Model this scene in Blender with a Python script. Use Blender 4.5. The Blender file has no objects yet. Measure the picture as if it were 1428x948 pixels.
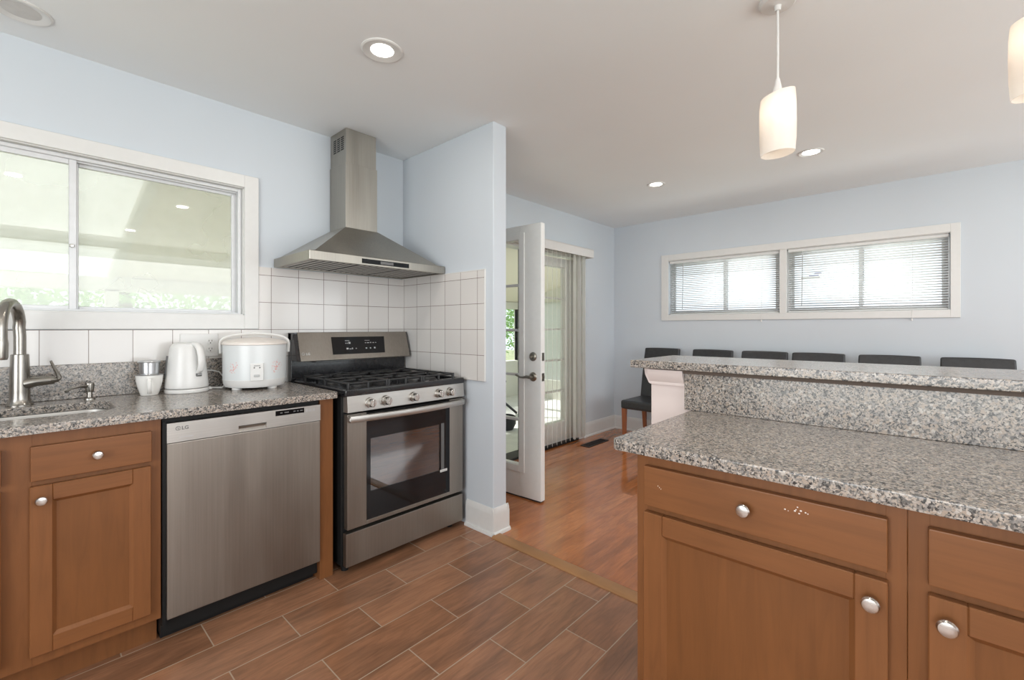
import bpy, bmesh, math, random
from mathutils import Vector, Matrix
from math import pi, sin, cos, radians
random.seed(7)
sc = bpy.context.scene
COL = sc.collection

# ------------------------------------------------------------------ camera, world, exposure
TH = 0.7427
F_PX = 626.4
cam_d = bpy.data.cameras.new('camera')
cam_d.sensor_fit = 'HORIZONTAL'
cam_d.sensor_width = 36.0
cam_d.lens = 36.0 * F_PX / 1428.0
cam_d.shift_y = -(474.0 - 456.9) / 1428.0
cam_d.clip_start = 0.02
cam = bpy.data.objects.new('camera', cam_d)
COL.objects.link(cam)
cam.location = (0, 0, 1.222)
cam.rotation_euler = (pi / 2, 0, TH - pi / 2)
sc.camera = cam

sc.view_settings.view_transform = 'Standard'
sc.view_settings.look = 'None'
sc.view_settings.gamma = 1.0
sc.view_settings.use_curve_mapping = False
sc.view_settings.exposure = -0.06
sc.cycles.use_denoising = True
sc.cycles.max_bounces = 10
sc.cycles.diffuse_bounces = 6
sc.cycles.glossy_bounces = 5
sc.cycles.transmission_bounces = 6
sc.cycles.transparent_max_bounces = 16
sc.cycles.sample_clamp_indirect = 6.0
sc.cycles.caustics_reflective = False
sc.cycles.caustics_refractive = False

W = bpy.data.worlds.new('World')
sc.world = W
W.use_nodes = True
W.node_tree.nodes['Background'].inputs[0].default_value = (0.86, 0.94, 1.0, 1)
W.node_tree.nodes['Background'].inputs[1].default_value = 1.7

LIGHT_W = 4.0            # each recessed lamp
def area(name, loc, rot, sx, sy, power, col=(1, 1, 1), shape='RECTANGLE'):
    d = bpy.data.lights.new(name, 'AREA')
    d.shape = shape
    d.size = sx
    if shape == 'RECTANGLE': d.size_y = sy
    d.energy = power
    d.color = col
    o = bpy.data.objects.new(name, d)
    o.location = loc
    o.rotation_euler = rot
    COL.objects.link(o)
    return o
# two added fill lamps shining in through unseen wall openings behind the camera
area('added_fill_back', (-2.38, 0.2, 1.35), (0, -pi / 2 - .35, 0), 1.9, 2.4, 84, (0.98, 0.99, 1.0))
area('added_fill_side', (1.2, -2.78, 1.35), (pi / 2 + .35, 0, 0), 3.2, 1.9, 82, (0.98, 0.99, 1.0))
# daylight falling in through the far windows, then an added fill lamp for the dining ceiling
area('daylight_far_windows', (6.0, 0.98, 0.55), (0, pi / 2 + .75, 0), 1.1, 3.2, 60, (0.97, 0.99, 1.0))
area('added_fill_dining', (3.9, -2.78, 1.35), (pi / 2 + .85, 0, 0), 1.5, 1.7, 28, (0.98, 0.99, 1.0))  # added fill beyond the unseen right wall, tilted up to brighten the ceiling
sun_d = bpy.data.lights.new('sun', 'SUN'); sun_d.energy = 8.0; sun_d.angle = radians(3); sun_d.color = (1.0, .97, .92)
sun_o = bpy.data.objects.new('sun', sun_d); sun_o.rotation_euler = (radians(-52), 0, radians(4)); COL.objects.link(sun_o)

# ------------------------------------------------------------------ materials
def new_mat(name):
    m = bpy.data.materials.new(name)
    m.use_nodes = True
    nt = m.node_tree
    b = nt.nodes['Principled BSDF']
    return m, nt, b
def N(nt, t, **kw):
    n = nt.nodes.new(t)
    for k, v in kw.items():
        setattr(n, k, v)
    return n
def coords(nt, scale=(1, 1, 1), loc=(0, 0, 0), rot=(0, 0, 0)):
    tc = N(nt, 'ShaderNodeTexCoord')
    mp = N(nt, 'ShaderNodeMapping')
    mp.inputs['Scale'].default_value = scale
    mp.inputs['Location'].default_value = loc
    mp.inputs['Rotation'].default_value = rot
    nt.links.new(tc.outputs['Object'], mp.inputs['Vector'])
    return mp.outputs['Vector']
def noise(nt, vec, scale, detail=3, rough=0.5, dist=0.0):
    n = N(nt, 'ShaderNodeTexNoise')
    n.inputs['Scale'].default_value = scale
    n.inputs['Detail'].default_value = detail
    n.inputs['Roughness'].default_value = rough
    n.inputs['Distortion'].default_value = dist
    nt.links.new(vec, n.inputs['Vector'])
    return n.outputs['Fac']
def ramp(nt, fac, stops, interp='LINEAR'):
    r = N(nt, 'ShaderNodeValToRGB')
    r.color_ramp.interpolation = interp
    el = r.color_ramp.elements
    while len(el) < len(stops): el.new(0.5)
    for e, (p, c) in zip(el, stops):
        e.position = p
        e.color = (*c, 1) if len(c) == 3 else c
    nt.links.new(fac, r.inputs['Fac'])
    return r.outputs['Color']
def mixc(nt, fac, a, b, mode='MIX'):
    m = N(nt, 'ShaderNodeMix', data_type='RGBA', blend_type=mode)
    for i, v in ((0, fac), (6, a), (7, b)):
        if hasattr(v, 'links') or hasattr(v, 'is_linked'): nt.links.new(v, m.inputs[i])
        elif i == 0: m.inputs[0].default_value = v
        else: m.inputs[i].default_value = (*v, 1)
    return m.outputs[2]
def bump(nt, b, h, strength=0.2, dist=0.002):
    n = N(nt, 'ShaderNodeBump')
    n.inputs['Strength'].default_value = strength
    n.inputs['Distance'].default_value = dist
    nt.links.new(h, n.inputs['Height'])
    nt.links.new(n.outputs['Normal'], b.inputs['Normal'])
def simple(name, col, rough=0.5, metal=0.0, var=0.04, scale=30, coat=0.0, spec=0.5):
    m, nt, b = new_mat(name)
    v = coords(nt)
    f = noise(nt, v, scale)
    lo = tuple(max(0, c * (1 - var)) for c in col); hi = tuple(min(1, c * (1 + var)) for c in col)
    nt.links.new(ramp(nt, f, [(0.3, lo), (0.7, hi)]), b.inputs['Base Color'])
    b.inputs['Roughness'].default_value = rough
    b.inputs['Metallic'].default_value = metal
    b.inputs['Coat Weight'].default_value = coat
    b.inputs['Specular IOR Level'].default_value = spec
    return m
def wall_paint(name, col):
    m, nt, b = new_mat(name)
    v = coords(nt)
    nt.links.new(ramp(nt, noise(nt, v, 2.0), [(0.3, tuple(c * 0.98 for c in col)), (0.7, col)]), b.inputs['Base Color'])
    b.inputs['Roughness'].default_value = 0.6
    b.inputs['Specular IOR Level'].default_value = 0.3
    bump(nt, b, noise(nt, v, 250), 0.06, 0.001)
    return m
def granite(name, tint=(1, 1, 1)):
    m, nt, b = new_mat(name)
    v = coords(nt)
    def cells(scale, off):
        vo = N(nt, 'ShaderNodeTexVoronoi')
        vo.inputs['Scale'].default_value = scale
        mp = N(nt, 'ShaderNodeMapping'); mp.inputs['Location'].default_value = (off, off * .7, off * .3)
        nt.links.new(v, mp.inputs['Vector'])
        dn = N(nt, 'ShaderNodeTexNoise'); dn.inputs['Scale'].default_value = scale * 0.8; dn.inputs['Detail'].default_value = 2
        nt.links.new(mp.outputs['Vector'], dn.inputs['Vector'])
        va = N(nt, 'ShaderNodeVectorMath', operation='SCALE'); va.inputs['Scale'].default_value = 1.6 / scale
        nt.links.new(dn.outputs['Color'], va.inputs[0])
        vb = N(nt, 'ShaderNodeVectorMath', operation='ADD')
        nt.links.new(mp.outputs['Vector'], vb.inputs[0]); nt.links.new(va.outputs[0], vb.inputs[1])
        nt.links.new(vb.outputs[0], vo.inputs['Vector'])
        s = N(nt, 'ShaderNodeSeparateColor'); nt.links.new(vo.outputs['Color'], s.inputs[0])
        return s.outputs[0]
    T = lambda c: tuple(a * t for a, t in zip(c, tint))
    A = ramp(nt, cells(165, 0), [(0, T((.045, .043, .042))), (.20, T((.13, .125, .118))), (.40, T((.27, .25, .235))), (.58, T((.36, .298, .245))), (.82, T((.47, .43, .39)))], 'CONSTANT')
    B = ramp(nt, cells(300, 3.1), [(0, T((.06, .058, .056))), (.25, T((.24, .225, .21))), (.6, T((.42, .36, .305)))], 'CONSTANT')
    f = ramp(nt, noise(nt, v, 90), [(.42, (0, 0, 0)), (.58, (1, 1, 1))])
    c = mixc(nt, f, A, B)
    nt.links.new(c, b.inputs['Base Color'])
    b.inputs['Roughness'].default_value = 0.2
    b.inputs['Specular IOR Level'].default_value = 0.5
    return m
def cabinet_wood(name, vertical=True, base=(.195, .077, .027)):
    m, nt, b = new_mat(name)
    sc_ = (26, 26, 2.2) if vertical else (2.2, 2.2, 30)
    v = coords(nt, scale=sc_)
    g = noise(nt, v, 1.6, 5, .6, .8)
    big = noise(nt, coords(nt), 3.5, 2)
    lo = tuple(c * .74 for c in base); hi = tuple(min(1, c * 1.2) for c in base)
    c1 = ramp(nt, g, [(.3, lo), (.5, base), (.72, hi)])
    c2 = mixc(nt, 0.5, c1, ramp(nt, big, [(.3, tuple(c * .84 for c in base)), (.7, tuple(c * 1.12 for c in base))]))
    nt.links.new(c2, b.inputs['Base Color'])
    b.inputs['Roughness'].default_value = 0.38
    b.inputs['Specular IOR Level'].default_value = 0.32
    bump(nt, b, g, 0.08, 0.001)
    return m
def steel(name, col=(.50, .475, .445), rough=.3, direction='z', dark=.8, metal=.95):
    m, nt, b = new_mat(name)
    s = {'z': (60, 60, 1.0), 'x': (1.0, 60, 240), 'y': (60, 1, 60)}[direction]
    g = noise(nt, coords(nt, scale=s), 2.5, 4, .6)
    big = noise(nt, coords(nt, scale=(5, 5, .7)), 1.0, 3, .5, .6)
    c = ramp(nt, g, [(.3, tuple(x * dark for x in col)), (.7, col)])
    c = mixc(nt, 0.35, c, ramp(nt, big, [(.35, tuple(x * .8 for x in col)), (.65, tuple(min(1, x * 1.15) for x in col))]))
    nt.links.new(c, b.inputs['Base Color'])
    b.inputs['Metallic'].default_value = metal
    r = ramp(nt, big, [(.3, (rough * .85,) * 3), (.7, (rough * 1.2,) * 3)])
    nt.links.new(r, b.inputs['Roughness'])
    bump(nt, b, g, 0.05, 0.0005)
    return m
def plank_floor(name, rowh, length, shift, cols, grout, mortar, rough, gl_var=.1, graincol=.75, gscale=1.0, offset=.5, coat=0.0):
    m, nt, b = new_mat(name)
    v = coords(nt, loc=shift)
    br = N(nt, 'ShaderNodeTexBrick')
    br.offset = offset; br.offset_frequency = 2; br.squash = 1.0
    br.inputs['Scale'].default_value = 1.0
    br.inputs['Brick Width'].default_value = length
    br.inputs['Row Height'].default_value = rowh
    br.inputs['Mortar Size'].default_value = mortar
    br.inputs['Mortar Smooth'].default_value = 0.1
    br.inputs['Color1'].default_value = (0, 0, 0, 1)
    br.inputs['Color2'].default_value = (1, 1, 1, 1)
    br.inputs['Mortar'].default_value = (.5, .5, .5, 1)
    nt.links.new(v, br.inputs['Vector'])
    tint = br.outputs['Color']
    # grain shifted from plank to plank
    sh = N(nt, 'ShaderNodeVectorMath', operation='SCALE'); sh.inputs['Scale'].default_value = 7.0
    nt.links.new(tint, sh.inputs[0])
    ad = N(nt, 'ShaderNodeVectorMath', operation='ADD')
    nt.links.new(v, ad.inputs[0]); nt.links.new(sh.outputs[0], ad.inputs[1])
    mp = N(nt, 'ShaderNodeMapping'); mp.inputs['Scale'].default_value = (2.2 * gscale, 17 * gscale, 1)
    nt.links.new(ad.outputs[0], mp.inputs['Vector'])
    g = noise(nt, mp.outputs['Vector'], 2.2, 6, .62, 1.4)
    mp2 = N(nt, 'ShaderNodeMapping'); mp2.inputs['Scale'].default_value = (1.3 * gscale, 5 * gscale, 1)
    nt.links.new(ad.outputs[0], mp2.inputs['Vector'])
    g2 = noise(nt, mp2.outputs['Vector'], 1.6, 3, .5, .9)
    base = ramp(nt, tint, cols)
    dark = ramp(nt, g, [(.3, (graincol,) * 3), (.62, (1, 1, 1))])
    c = mixc(nt, 1.0, base, dark, 'MULTIPLY')
    dark2 = ramp(nt, g2, [(.32, (graincol * .92,) * 3), (.6, (1.06, 1.03, 1.0))])
    c = mixc(nt, .8, c, dark2, 'MULTIPLY')
    c = mixc(nt, br.outputs['Fac'], c, grout)
    nt.links.new(c, b.inputs['Base Color'])
    rr = ramp(nt, br.outputs['Fac'], [(0, (rough,) * 3), (1, (.8,) * 3)])
    nt.links.new(rr, b.inputs['Roughness'])
    inv = N(nt, 'ShaderNodeMath', operation='MULTIPLY_ADD')
    inv.inputs[1].default_value = -1.0; inv.inputs[2].default_value = 1.0
    nt.links.new(br.outputs['Fac'], inv.inputs[0])
    bump(nt, b, inv.outputs[0], 0.35, 0.0015)
    b.inputs['Coat Weight'].default_value = coat
    b.inputs['Coat Roughness'].default_value = .05
    return m
def wall_tile(name, axis, u0, w0):
    m, nt, b = new_mat(name)
    tc = N(nt, 'ShaderNodeTexCoord')
    s = N(nt, 'ShaderNodeSeparateXYZ'); nt.links.new(tc.outputs['Object'], s.inputs[0])
    c = N(nt, 'ShaderNodeCombineXYZ')
    nt.links.new(s.outputs[axis], c.inputs[0]); nt.links.new(s.outputs[2], c.inputs[1])
    mp = N(nt, 'ShaderNodeMapping'); mp.inputs['Location'].default_value = (-u0, -w0, 0)
    nt.links.new(c.outputs[0], mp.inputs['Vector'])
    br = N(nt, 'ShaderNodeTexBrick'); br.offset = 0.0; br.offset_frequency = 1; br.squash = 1
    br.inputs['Scale'].default_value = 1.0
    br.inputs['Brick Width'].default_value = 0.1545
    br.inputs['Row Height'].default_value = 0.1560
    br.inputs['Mortar Size'].default_value = 0.0014
    br.inputs['Mortar Smooth'].default_value = 0.1
    br.inputs['Color1'].default_value = (.66, .64, .62, 1)
    br.inputs['Color2'].default_value = (.70, .68, .655, 1)
    br.inputs['Mortar'].default_value = (.16, .115, .095, 1)
    nt.links.new(mp.outputs['Vector'], br.inputs['Vector'])
    nt.links.new(br.outputs['Color'], b.inputs['Base Color'])
    b.inputs['Roughness'].default_value = 0.14
    inv = N(nt, 'ShaderNodeMath', operation='MULTIPLY_ADD')
    inv.inputs[1].default_value = -1.0; inv.inputs[2].default_value = 1.0
    nt.links.new(br.outputs['Fac'], inv.inputs[0])
    bump(nt, b, inv.outputs[0], 0.4, 0.001)
    return m
def emission(name, col, s):
    m, nt, b = new_mat(name)
    b.inputs['Base Color'].default_value = (*col, 1)
    b.inputs['Emission Color'].default_value = (*col, 1)
    b.inputs['Emission Strength'].default_value = s
    return m
def glass(name, tint=(.96, .98, .97), gloss=.12, haze=0.0, hazecol=(.8, .82, .78), rough=.0):
    m = bpy.data.materials.new(name); m.use_nodes = True
    nt = m.node_tree; nt.nodes.clear()
    out = N(nt, 'ShaderNodeOutputMaterial')
    tr = N(nt, 'ShaderNodeBsdfTransparent'); tr.inputs[0].default_value = (*tint, 1)
    gl = N(nt, 'ShaderNodeBsdfGlossy'); gl.inputs['Roughness'].default_value = rough
    fr = N(nt, 'ShaderNodeFresnel'); fr.inputs['IOR'].default_value = 1.7
    ml = N(nt, 'ShaderNodeMath', operation='MULTIPLY_ADD'); ml.inputs[1].default_value = 1.2; ml.inputs[2].default_value = gloss * .3
    nt.links.new(fr.outputs[0], ml.inputs[0])
    ge = N(nt, 'ShaderNodeNewGeometry')      # only the outer skin of the pane reflects
    sb = N(nt, 'ShaderNodeMath', operation='SUBTRACT'); sb.inputs[0].default_value = 1.0
    nt.links.new(ge.outputs['Backfacing'], sb.inputs[1])
    mk = N(nt, 'ShaderNodeMath', operation='MULTIPLY', use_clamp=True)
    nt.links.new(ml.outputs[0], mk.inputs[0]); nt.links.new(sb.outputs[0], mk.inputs[1])
    mx = N(nt, 'ShaderNodeMixShader')
    nt.links.new(mk.outputs[0], mx.inputs[0]); nt.links.new(tr.outputs[0], mx.inputs[1]); nt.links.new(gl.outputs[0], mx.inputs[2])
    last = mx.outputs[0]
    if haze:
        df = N(nt, 'ShaderNodeBsdfDiffuse'); df.inputs[0].default_value = (*hazecol, 1)
        tl = N(nt, 'ShaderNodeBsdfTranslucent'); tl.inputs[0].default_value = (*hazecol, 1)
        m1 = N(nt, 'ShaderNodeMixShader'); m1.inputs[0].default_value = .5
        nt.links.new(df.outputs[0], m1.inputs[1]); nt.links.new(tl.outputs[0], m1.inputs[2])
        v = coords(nt)
        f = ramp(nt, noise(nt, v, 2.2, 3), [(.3, (haze * .75,) * 3), (.7, (haze * 1.2,) * 3)])
        m2 = N(nt, 'ShaderNodeMixShader')
        nt.links.new(f, m2.inputs[0]); nt.links.new(last, m2.inputs[1]); nt.links.new(m1.outputs[0], m2.inputs[2])
        last = m2.outputs[0]
    nt.links.new(last, out.inputs[0])
    return m
def translucent(name, col, fac=.5, emit=0.0):
    m = bpy.data.materials.new(name); m.use_nodes = True
    nt = m.node_tree; nt.nodes.clear()
    out = N(nt, 'ShaderNodeOutputMaterial')
    df = N(nt, 'ShaderNodeBsdfPrincipled'); df.inputs['Roughness'].default_value = .3
    tl = N(nt, 'ShaderNodeBsdfTranslucent')
    v = coords(nt)
    c = ramp(nt, noise(nt, v, 12), [(.3, tuple(x * .97 for x in col)), (.7, col)])
    nt.links.new(c, df.inputs['Base Color']); nt.links.new(c, tl.inputs[0])
    mx = N(nt, 'ShaderNodeMixShader'); mx.inputs[0].default_value = fac
    nt.links.new(df.outputs[0], mx.inputs[1]); nt.links.new(tl.outputs[0], mx.inputs[2])
    last = mx.outputs[0]
    nt.links.new(last, out.inputs[0])
    return m

M = {}
M['wall'] = wall_paint('wall_paint_pale_blue', (.595, .642, .688))
M['ceil'] = wall_paint('ceiling_paint', (.84, .87, .88))
M['trim'] = simple('white_trim_paint', (.70, .70, .685), .35, var=.015)
M['door'] = simple('white_door_paint', (.80, .81, .79), .35, var=.015)
M['pink'] = wall_paint('pale_pink_wall_paint', (.72, .63, .60))
M['granite'] = granite('speckled_granite')
M['cabv'] = cabinet_wood('cabinet_wood_vertical', True)
M['cabh'] = cabinet_wood('cabinet_wood_horizontal', False)
M['cabp'] = cabinet_wood('cabinet_wood_panel', True, (.175, .068, .022))
M['strip'] = cabinet_wood('oak_threshold', False, (.36, .185, .082))
M['ply'] = simple('brown_underboard', (.10, .07, .052), .7)
M['steel'] = steel('brushed_steel', (.32, .288, .252), .42)
M['steelv'] = steel('brushed_steel_hood', (.42, .395, .35), .36)
M['steell'] = steel('light_brushed_steel', (.50, .48, .45), .42, 'x')
M['nickel'] = simple('satin_nickel', (.62, .60, .57), .26, 1.0, var=.03)
M['faucet'] = simple('brushed_nickel_faucet', (.33, .31, .28), .27, 1.0, var=.05)
M['alu'] = simple('window_aluminium', (.66, .67, .68), .4, .15, var=.03)
M['tinmetal'] = simple('aluminium_filter', (.62, .63, .65), .28, 1.0, var=.04)
M['black'] = simple('black_enamel', (.018, .018, .02), .16, var=.1, coat=.3)
M['blackm'] = simple('matt_black', (.009, .009, .009), .55, var=.1, spec=.25)
M['iron'] = simple('cast_iron', (.02, .02, .021), .42, var=.2, scale=120)
M['glassblack'] = simple('black_glass', (.008, .008, .009), .07, var=.05, spec=.35)
M['rub'] = simple('black_rubber', (.03, .03, .03), .7)
M['white'] = simple('white_plastic', (.70, .695, .68), .3, var=.01)
M['cream'] = simple('cream_plastic', (.76, .70, .65), .3, var=.01)
M['ceramic'] = simple('white_ceramic', (.80, .79, .76), .15, var=.02)
M['leather'] = simple('black_leather', (.028, .029, .031), .38, var=.2, scale=60)
M['legwood'] = cabinet_wood('chair_leg_wood', True, (.30, .11, .05))
M['blind'] = simple('white_blind_slat', (.72, .73, .72), .4, var=.02)
M['vane'] = translucent('vertical_blind_vane', (.90, .90, .87), .5)
M['brass'] = simple('antique_nickel', (.30, .28, .24), .3, 1.0)
M['grey'] = simple('grey_print', (.12, .12, .12), .5)
M['lgrey'] = simple('light_grey_print', (.45, .45, .45), .5)
M['blue'] = simple('blue_print', (.12, .12, .35), .5)
M['slot'] = simple('dark_slot', (.01, .01, .01), .6)
M['vent'] = simple('bronze_register', (.05, .035, .028), .4, .6)
M['lens'] = emission('lamp_lens', (1.0, .97, .92), 9.0)
M['lensoff'] = simple('unlit_lamp_lens', (.60, .59, .57), .4)
M['bulb'] = emission('pendant_bulb', (1.0, .84, .70), 11.0)
M['shade'] = translucent('frosted_glass_shade', (.93, .90, .86), .5)
M['tile'] = wall_tile('white_wall_tile', 0, 0.0475, 1.2115)
M['tilew'] = wall_tile('white_wall_tile_side', 1, 1.9975, 1.2115)
M['floort'] = plank_floor('wood_look_tile', .1875, .4965, (.248, -.1335, 0),
    [(.0, (.27, .130, .070)), (.35, (.33, .158, .086)), (.7, (.36, .178, .10)), (1, (.41, .205, .118))],
    (.36, .27, .19), .0022, .26, graincol=.66)
M['floorw'] = plank_floor('glossy_hardwood', .083, 1.1, (.3, .02, 0),
    [(.0, (.43, .150, .050)), (.35, (.51, .185, .065)), (.7, (.47, .165, .056)), (1, (.57, .22, .083))],
    (.28, .11, .045), .0005, .115, graincol=.72, gscale=1.2, offset=.37, coat=.25)
M['glassk'] = glass('hazy_window_glass', (.95, .97, .95), .16, .32, (.80, .80, .75))
M['glassd'] = glass('door_glass', (.97, .98, .98), .1)
M['glassf'] = glass('far_window_glass', (.98, .99, 1.0), .08)
M['ovenglass'] = glass('oven_window_glass', (.30, .24, .26), .5)
M['porchceil'] = wall_paint('porch_ceiling_paint', (.86, .80, .67))
M['porchwall'] = wall_paint('porch_wall_paint', (.80, .79, .72))
M['porchfl'] = simple('porch_floor_paint', (.72, .72, .70), .5, var=.08, scale=6)
M['skylight'] = translucent('translucent_roof_panel', (.80, .80, .78), .7)
M['lawn'] = simple('lawn_green', (.26, .29, .15), .9, var=.3, scale=4)
M['leaf'] = translucent('tree_leaf', (.36, .55, .22), .5)
M['bark'] = simple('tree_bark', (.13, .10, .07), .9, var=.3)

# ------------------------------------------------------------------ mesh helpers
class MB:
    def __init__(s, xf=None):
        s.bm = bmesh.new(); s.xf = xf
    def _add(s, bm2, mi=0, mat=None):
        for f in bm2.faces: f.material_index = mi
        if mat is not None: bm2.transform(mat)
        vm = {}
        for v in bm2.verts:
            c = v.co
            vm[v] = s.bm.verts.new(s.xf(*c) if s.xf else c)
        for f in bm2.faces:
            try:
                nf = s.bm.faces.new([vm[v] for v in f.verts]); nf.material_index = f.material_index
            except ValueError: pass
        bm2.free()
        return s
    def box(s, x0, x1, y0, y1, z0, z1, bev=0.0, seg=2, mi=0, mat=None):
        b = bmesh.new()
        bmesh.ops.create_cube(b, size=1.0)
        b.transform(Matrix.Translation(((x0 + x1) / 2, (y0 + y1) / 2, (z0 + z1) / 2)) @ Matrix.Diagonal((abs(x1 - x0), abs(y1 - y0), abs(z1 - z0), 1)))
        if bev > 0:
            bmesh.ops.bevel(b, geom=b.edges[:], offset=bev, segments=seg, profile=.5, affect='EDGES')
        return s._add(b, mi, mat)
    def raw(s, verts, faces, mi=0):
        b = bmesh.new()
        vs = [b.verts.new(v) for v in verts]
        for f in faces: b.faces.new([vs[i] for i in f])
        bmesh.ops.recalc_face_normals(b, faces=b.faces[:])
        return s._add(b, mi)
    def lathe(s, prof, c=(0, 0, 0), n=32, axis='z', mi=0, sx=1, sy=1, mat=None):
        """prof: list of (r, h) from bottom to top; r==0 closes with a pole"""
        b = bmesh.new(); rings = []
        def P(x, y, h):
            if axis == 'z': return (c[0] + x, c[1] + y, c[2] + h)
            if axis == 'y': return (c[0] + x, c[1] + h, c[2] + y)
            return (c[0] + h, c[1] + x, c[2] + y)
        for r, h in prof:
            if r < 1e-6: rings.append([b.verts.new(P(0, 0, h))])
            else: rings.append([b.verts.new(P(r * sx * cos(2 * pi * k / n), r * sy * sin(2 * pi * k / n), h)) for k in range(n)])
        for a, d in zip(rings[:-1], rings[1:]):
            for k in range(n):
                k2 = (k + 1) % n
                if len(a) == 1 and len(d) == 1: continue
                if len(a) == 1: b.faces.new((a[0], d[k2], d[k]))
                elif len(d) == 1: b.faces.new((a[k], a[k2], d[0]))
                else: b.faces.new((a[k], a[k2], d[k2], d[k]))
        bmesh.ops.recalc_face_normals(b, faces=b.faces[:])
        return s._add(b, mi, mat)
    def cyl(s, c, r, h, axis='z', n=32, bev=0.0, mi=0, mat=None):
        pr = [(0, 0), (r, 0), (r, h), (0, h)] if not bev else [(0, 0), (r - bev, 0), (r, bev), (r, h - bev), (r - bev, h), (0, h)]
        return s.lathe(pr, c, n, axis, mi, mat=mat)
    def tube(s, pts, rad, n=14, mi=0, closed=False, flat=None):
        """tube through pts; rad number or list; flat=(a,b) scales section"""
        pts = [Vector(p) for p in pts]
        R = rad if isinstance(rad, (list, tuple)) else [rad] * len(pts)
        b = bmesh.new(); rings = []
        up = Vector((0, 0, 1)); prev = None
        for i, p in enumerate(pts):
            if closed: t = pts[(i + 1) % len(pts)] - pts[i - 1]
            else: t = pts[min(i + 1, len(pts) - 1)] - pts[max(i - 1, 0)]
            t.normalize()
            if prev is None:
                a = t.cross(up)
                if a.length < .1: a = t.cross(Vector((1, 0, 0)))
            else: a = prev - t * prev.dot(t)
            a.normalize(); prev = a; c2 = t.cross(a)
            fa, fb = flat if flat else (1, 1)
            rings.append([b.verts.new(p + (a * cos(2 * pi * k / n) * fa + c2 * sin(2 * pi * k / n) * fb) * R[i]) for k in range(n)])
        m = len(rings)
        for i in range(m if closed else m - 1):
            A, B = rings[i], rings[(i + 1) % m]
            for k in range(n): b.faces.new((A[k], A[(k + 1) % n], B[(k + 1) % n], B[k]))
        if not closed:
            b.faces.new(rings[0][::-1]); b.faces.new(rings[-1])
        bmesh.ops.recalc_face_normals(b, faces=b.faces[:])
        return s._add(b, mi)
    def prism(s, poly, lo, hi, axis='z', bev=0.0, mi=0):
        """poly: 2-D outline, extruded along axis; for z (x,y), y (x,z), x (y,z)"""
        b = bmesh.new()
        def P(u, w, h): return {'z': (u, w, h), 'y': (u, h, w), 'x': (h, u, w)}[axis]
        A = [b.verts.new(P(u, w, lo)) for u, w in poly]; B = [b.verts.new(P(u, w, hi)) for u, w in poly]
        b.faces.new(A[::-1]); b.faces.new(B)
        k = len(poly)
        for i in range(k): b.faces.new((A[i], A[(i + 1) % k], B[(i + 1) % k], B[i]))
        bmesh.ops.recalc_face_normals(b, faces=b.faces[:])
        if bev: bmesh.ops.bevel(b, geom=b.edges[:], offset=bev, segments=2, profile=.5, affect='EDGES')
        return s._add(b, mi)

ROOT = {}
def obj(name, mb, mats, parent=None, kind=None, smooth=True):
    me = bpy.data.meshes.new(name)
    off = ROOT.get(parent.name, Vector((0, 0, 0))) if parent else Vector((0, 0, 0))
    if off.length: mb.bm.transform(Matrix.Translation(-off))
    bmesh.ops.recalc_face_normals(mb.bm, faces=mb.bm.faces[:])
    mb.bm.to_mesh(me); mb.bm.free()
    o = bpy.data.objects.new(name, me)
    for m in (mats if isinstance(mats, (list, tuple)) else [mats]): me.materials.append(m)
    if smooth and len(me.polygons):
        me.polygons.foreach_set('use_smooth', [True] * len(me.polygons))
        me.set_sharp_from_angle(angle=radians(32))
    COL.objects.link(o)
    if smooth and len(me.polygons) > 6:
        w_ = o.modifiers.new('weighted_normal', 'WEIGHTED_NORMAL'); w_.keep_sharp = True
    if parent:
        o.parent = parent; ROOT[o.name] = off
    if kind: o['kind'] = kind
    return o
def thing(name, label, cat, loc, group=None, kind=None):
    o = bpy.data.objects.new(name, None)
    o.empty_display_size = .05
    o.location = loc
    COL.objects.link(o)
    ROOT[o.name] = Vector(loc)
    if kind: o['kind'] = kind
    o['label'] = label; o['category'] = cat
    if group: o['group'] = group
    return o
def tag(o, label, cat, group=None, kind=None):
    o['label'] = label; o['category'] = cat
    if group: o['group'] = group
    if kind: o['kind'] = kind
    return o
def copy_tree(root, loc, label=None):
    def rec(o, par):
        c = o.copy(); COL.objects.link(c)
        if par: c.parent = par
        for ch in [x for x in children[o.name]]: rec(ch, c)
        return c
    children = {}
    def walk(o):
        children[o.name] = list(o.children)
        for c in children[o.name]: walk(c)
    walk(root)
    r = rec(root, None)
    r.location = loc
    if label: r['label'] = label
    return r
def text_mesh(name, body, size, mat4, mat, parent, depth=.0004, bold=0.0):
    cu = bpy.data.curves.new(name, 'FONT'); cu.body = body; cu.size = size; cu.extrude = depth; cu.offset = bold
    cu.resolution_u = 3
    tmp = bpy.data.objects.new('tmp_' + name, cu); COL.objects.link(tmp)
    dg = bpy.context.evaluated_depsgraph_get()
    me = bpy.data.meshes.new_from_object(tmp.evaluated_get(dg))
    bpy.data.objects.remove(tmp); bpy.data.curves.remove(cu)
    off = ROOT.get(parent.name, Vector((0, 0, 0)))
    me.transform(Matrix.Translation(-off) @ mat4)
    me.materials.clear(); me.materials.append(mat)
    o = bpy.data.objects.new(name, me); COL.objects.link(o)
    o.parent = parent; ROOT[o.name] = off
    return o
def face_y(x, y, z):   # text facing -y (towards the camera from the left wall)
    return Matrix.Translation((x, y, z)) @ Matrix.Rotation(pi / 2, 4, 'X')
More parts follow.
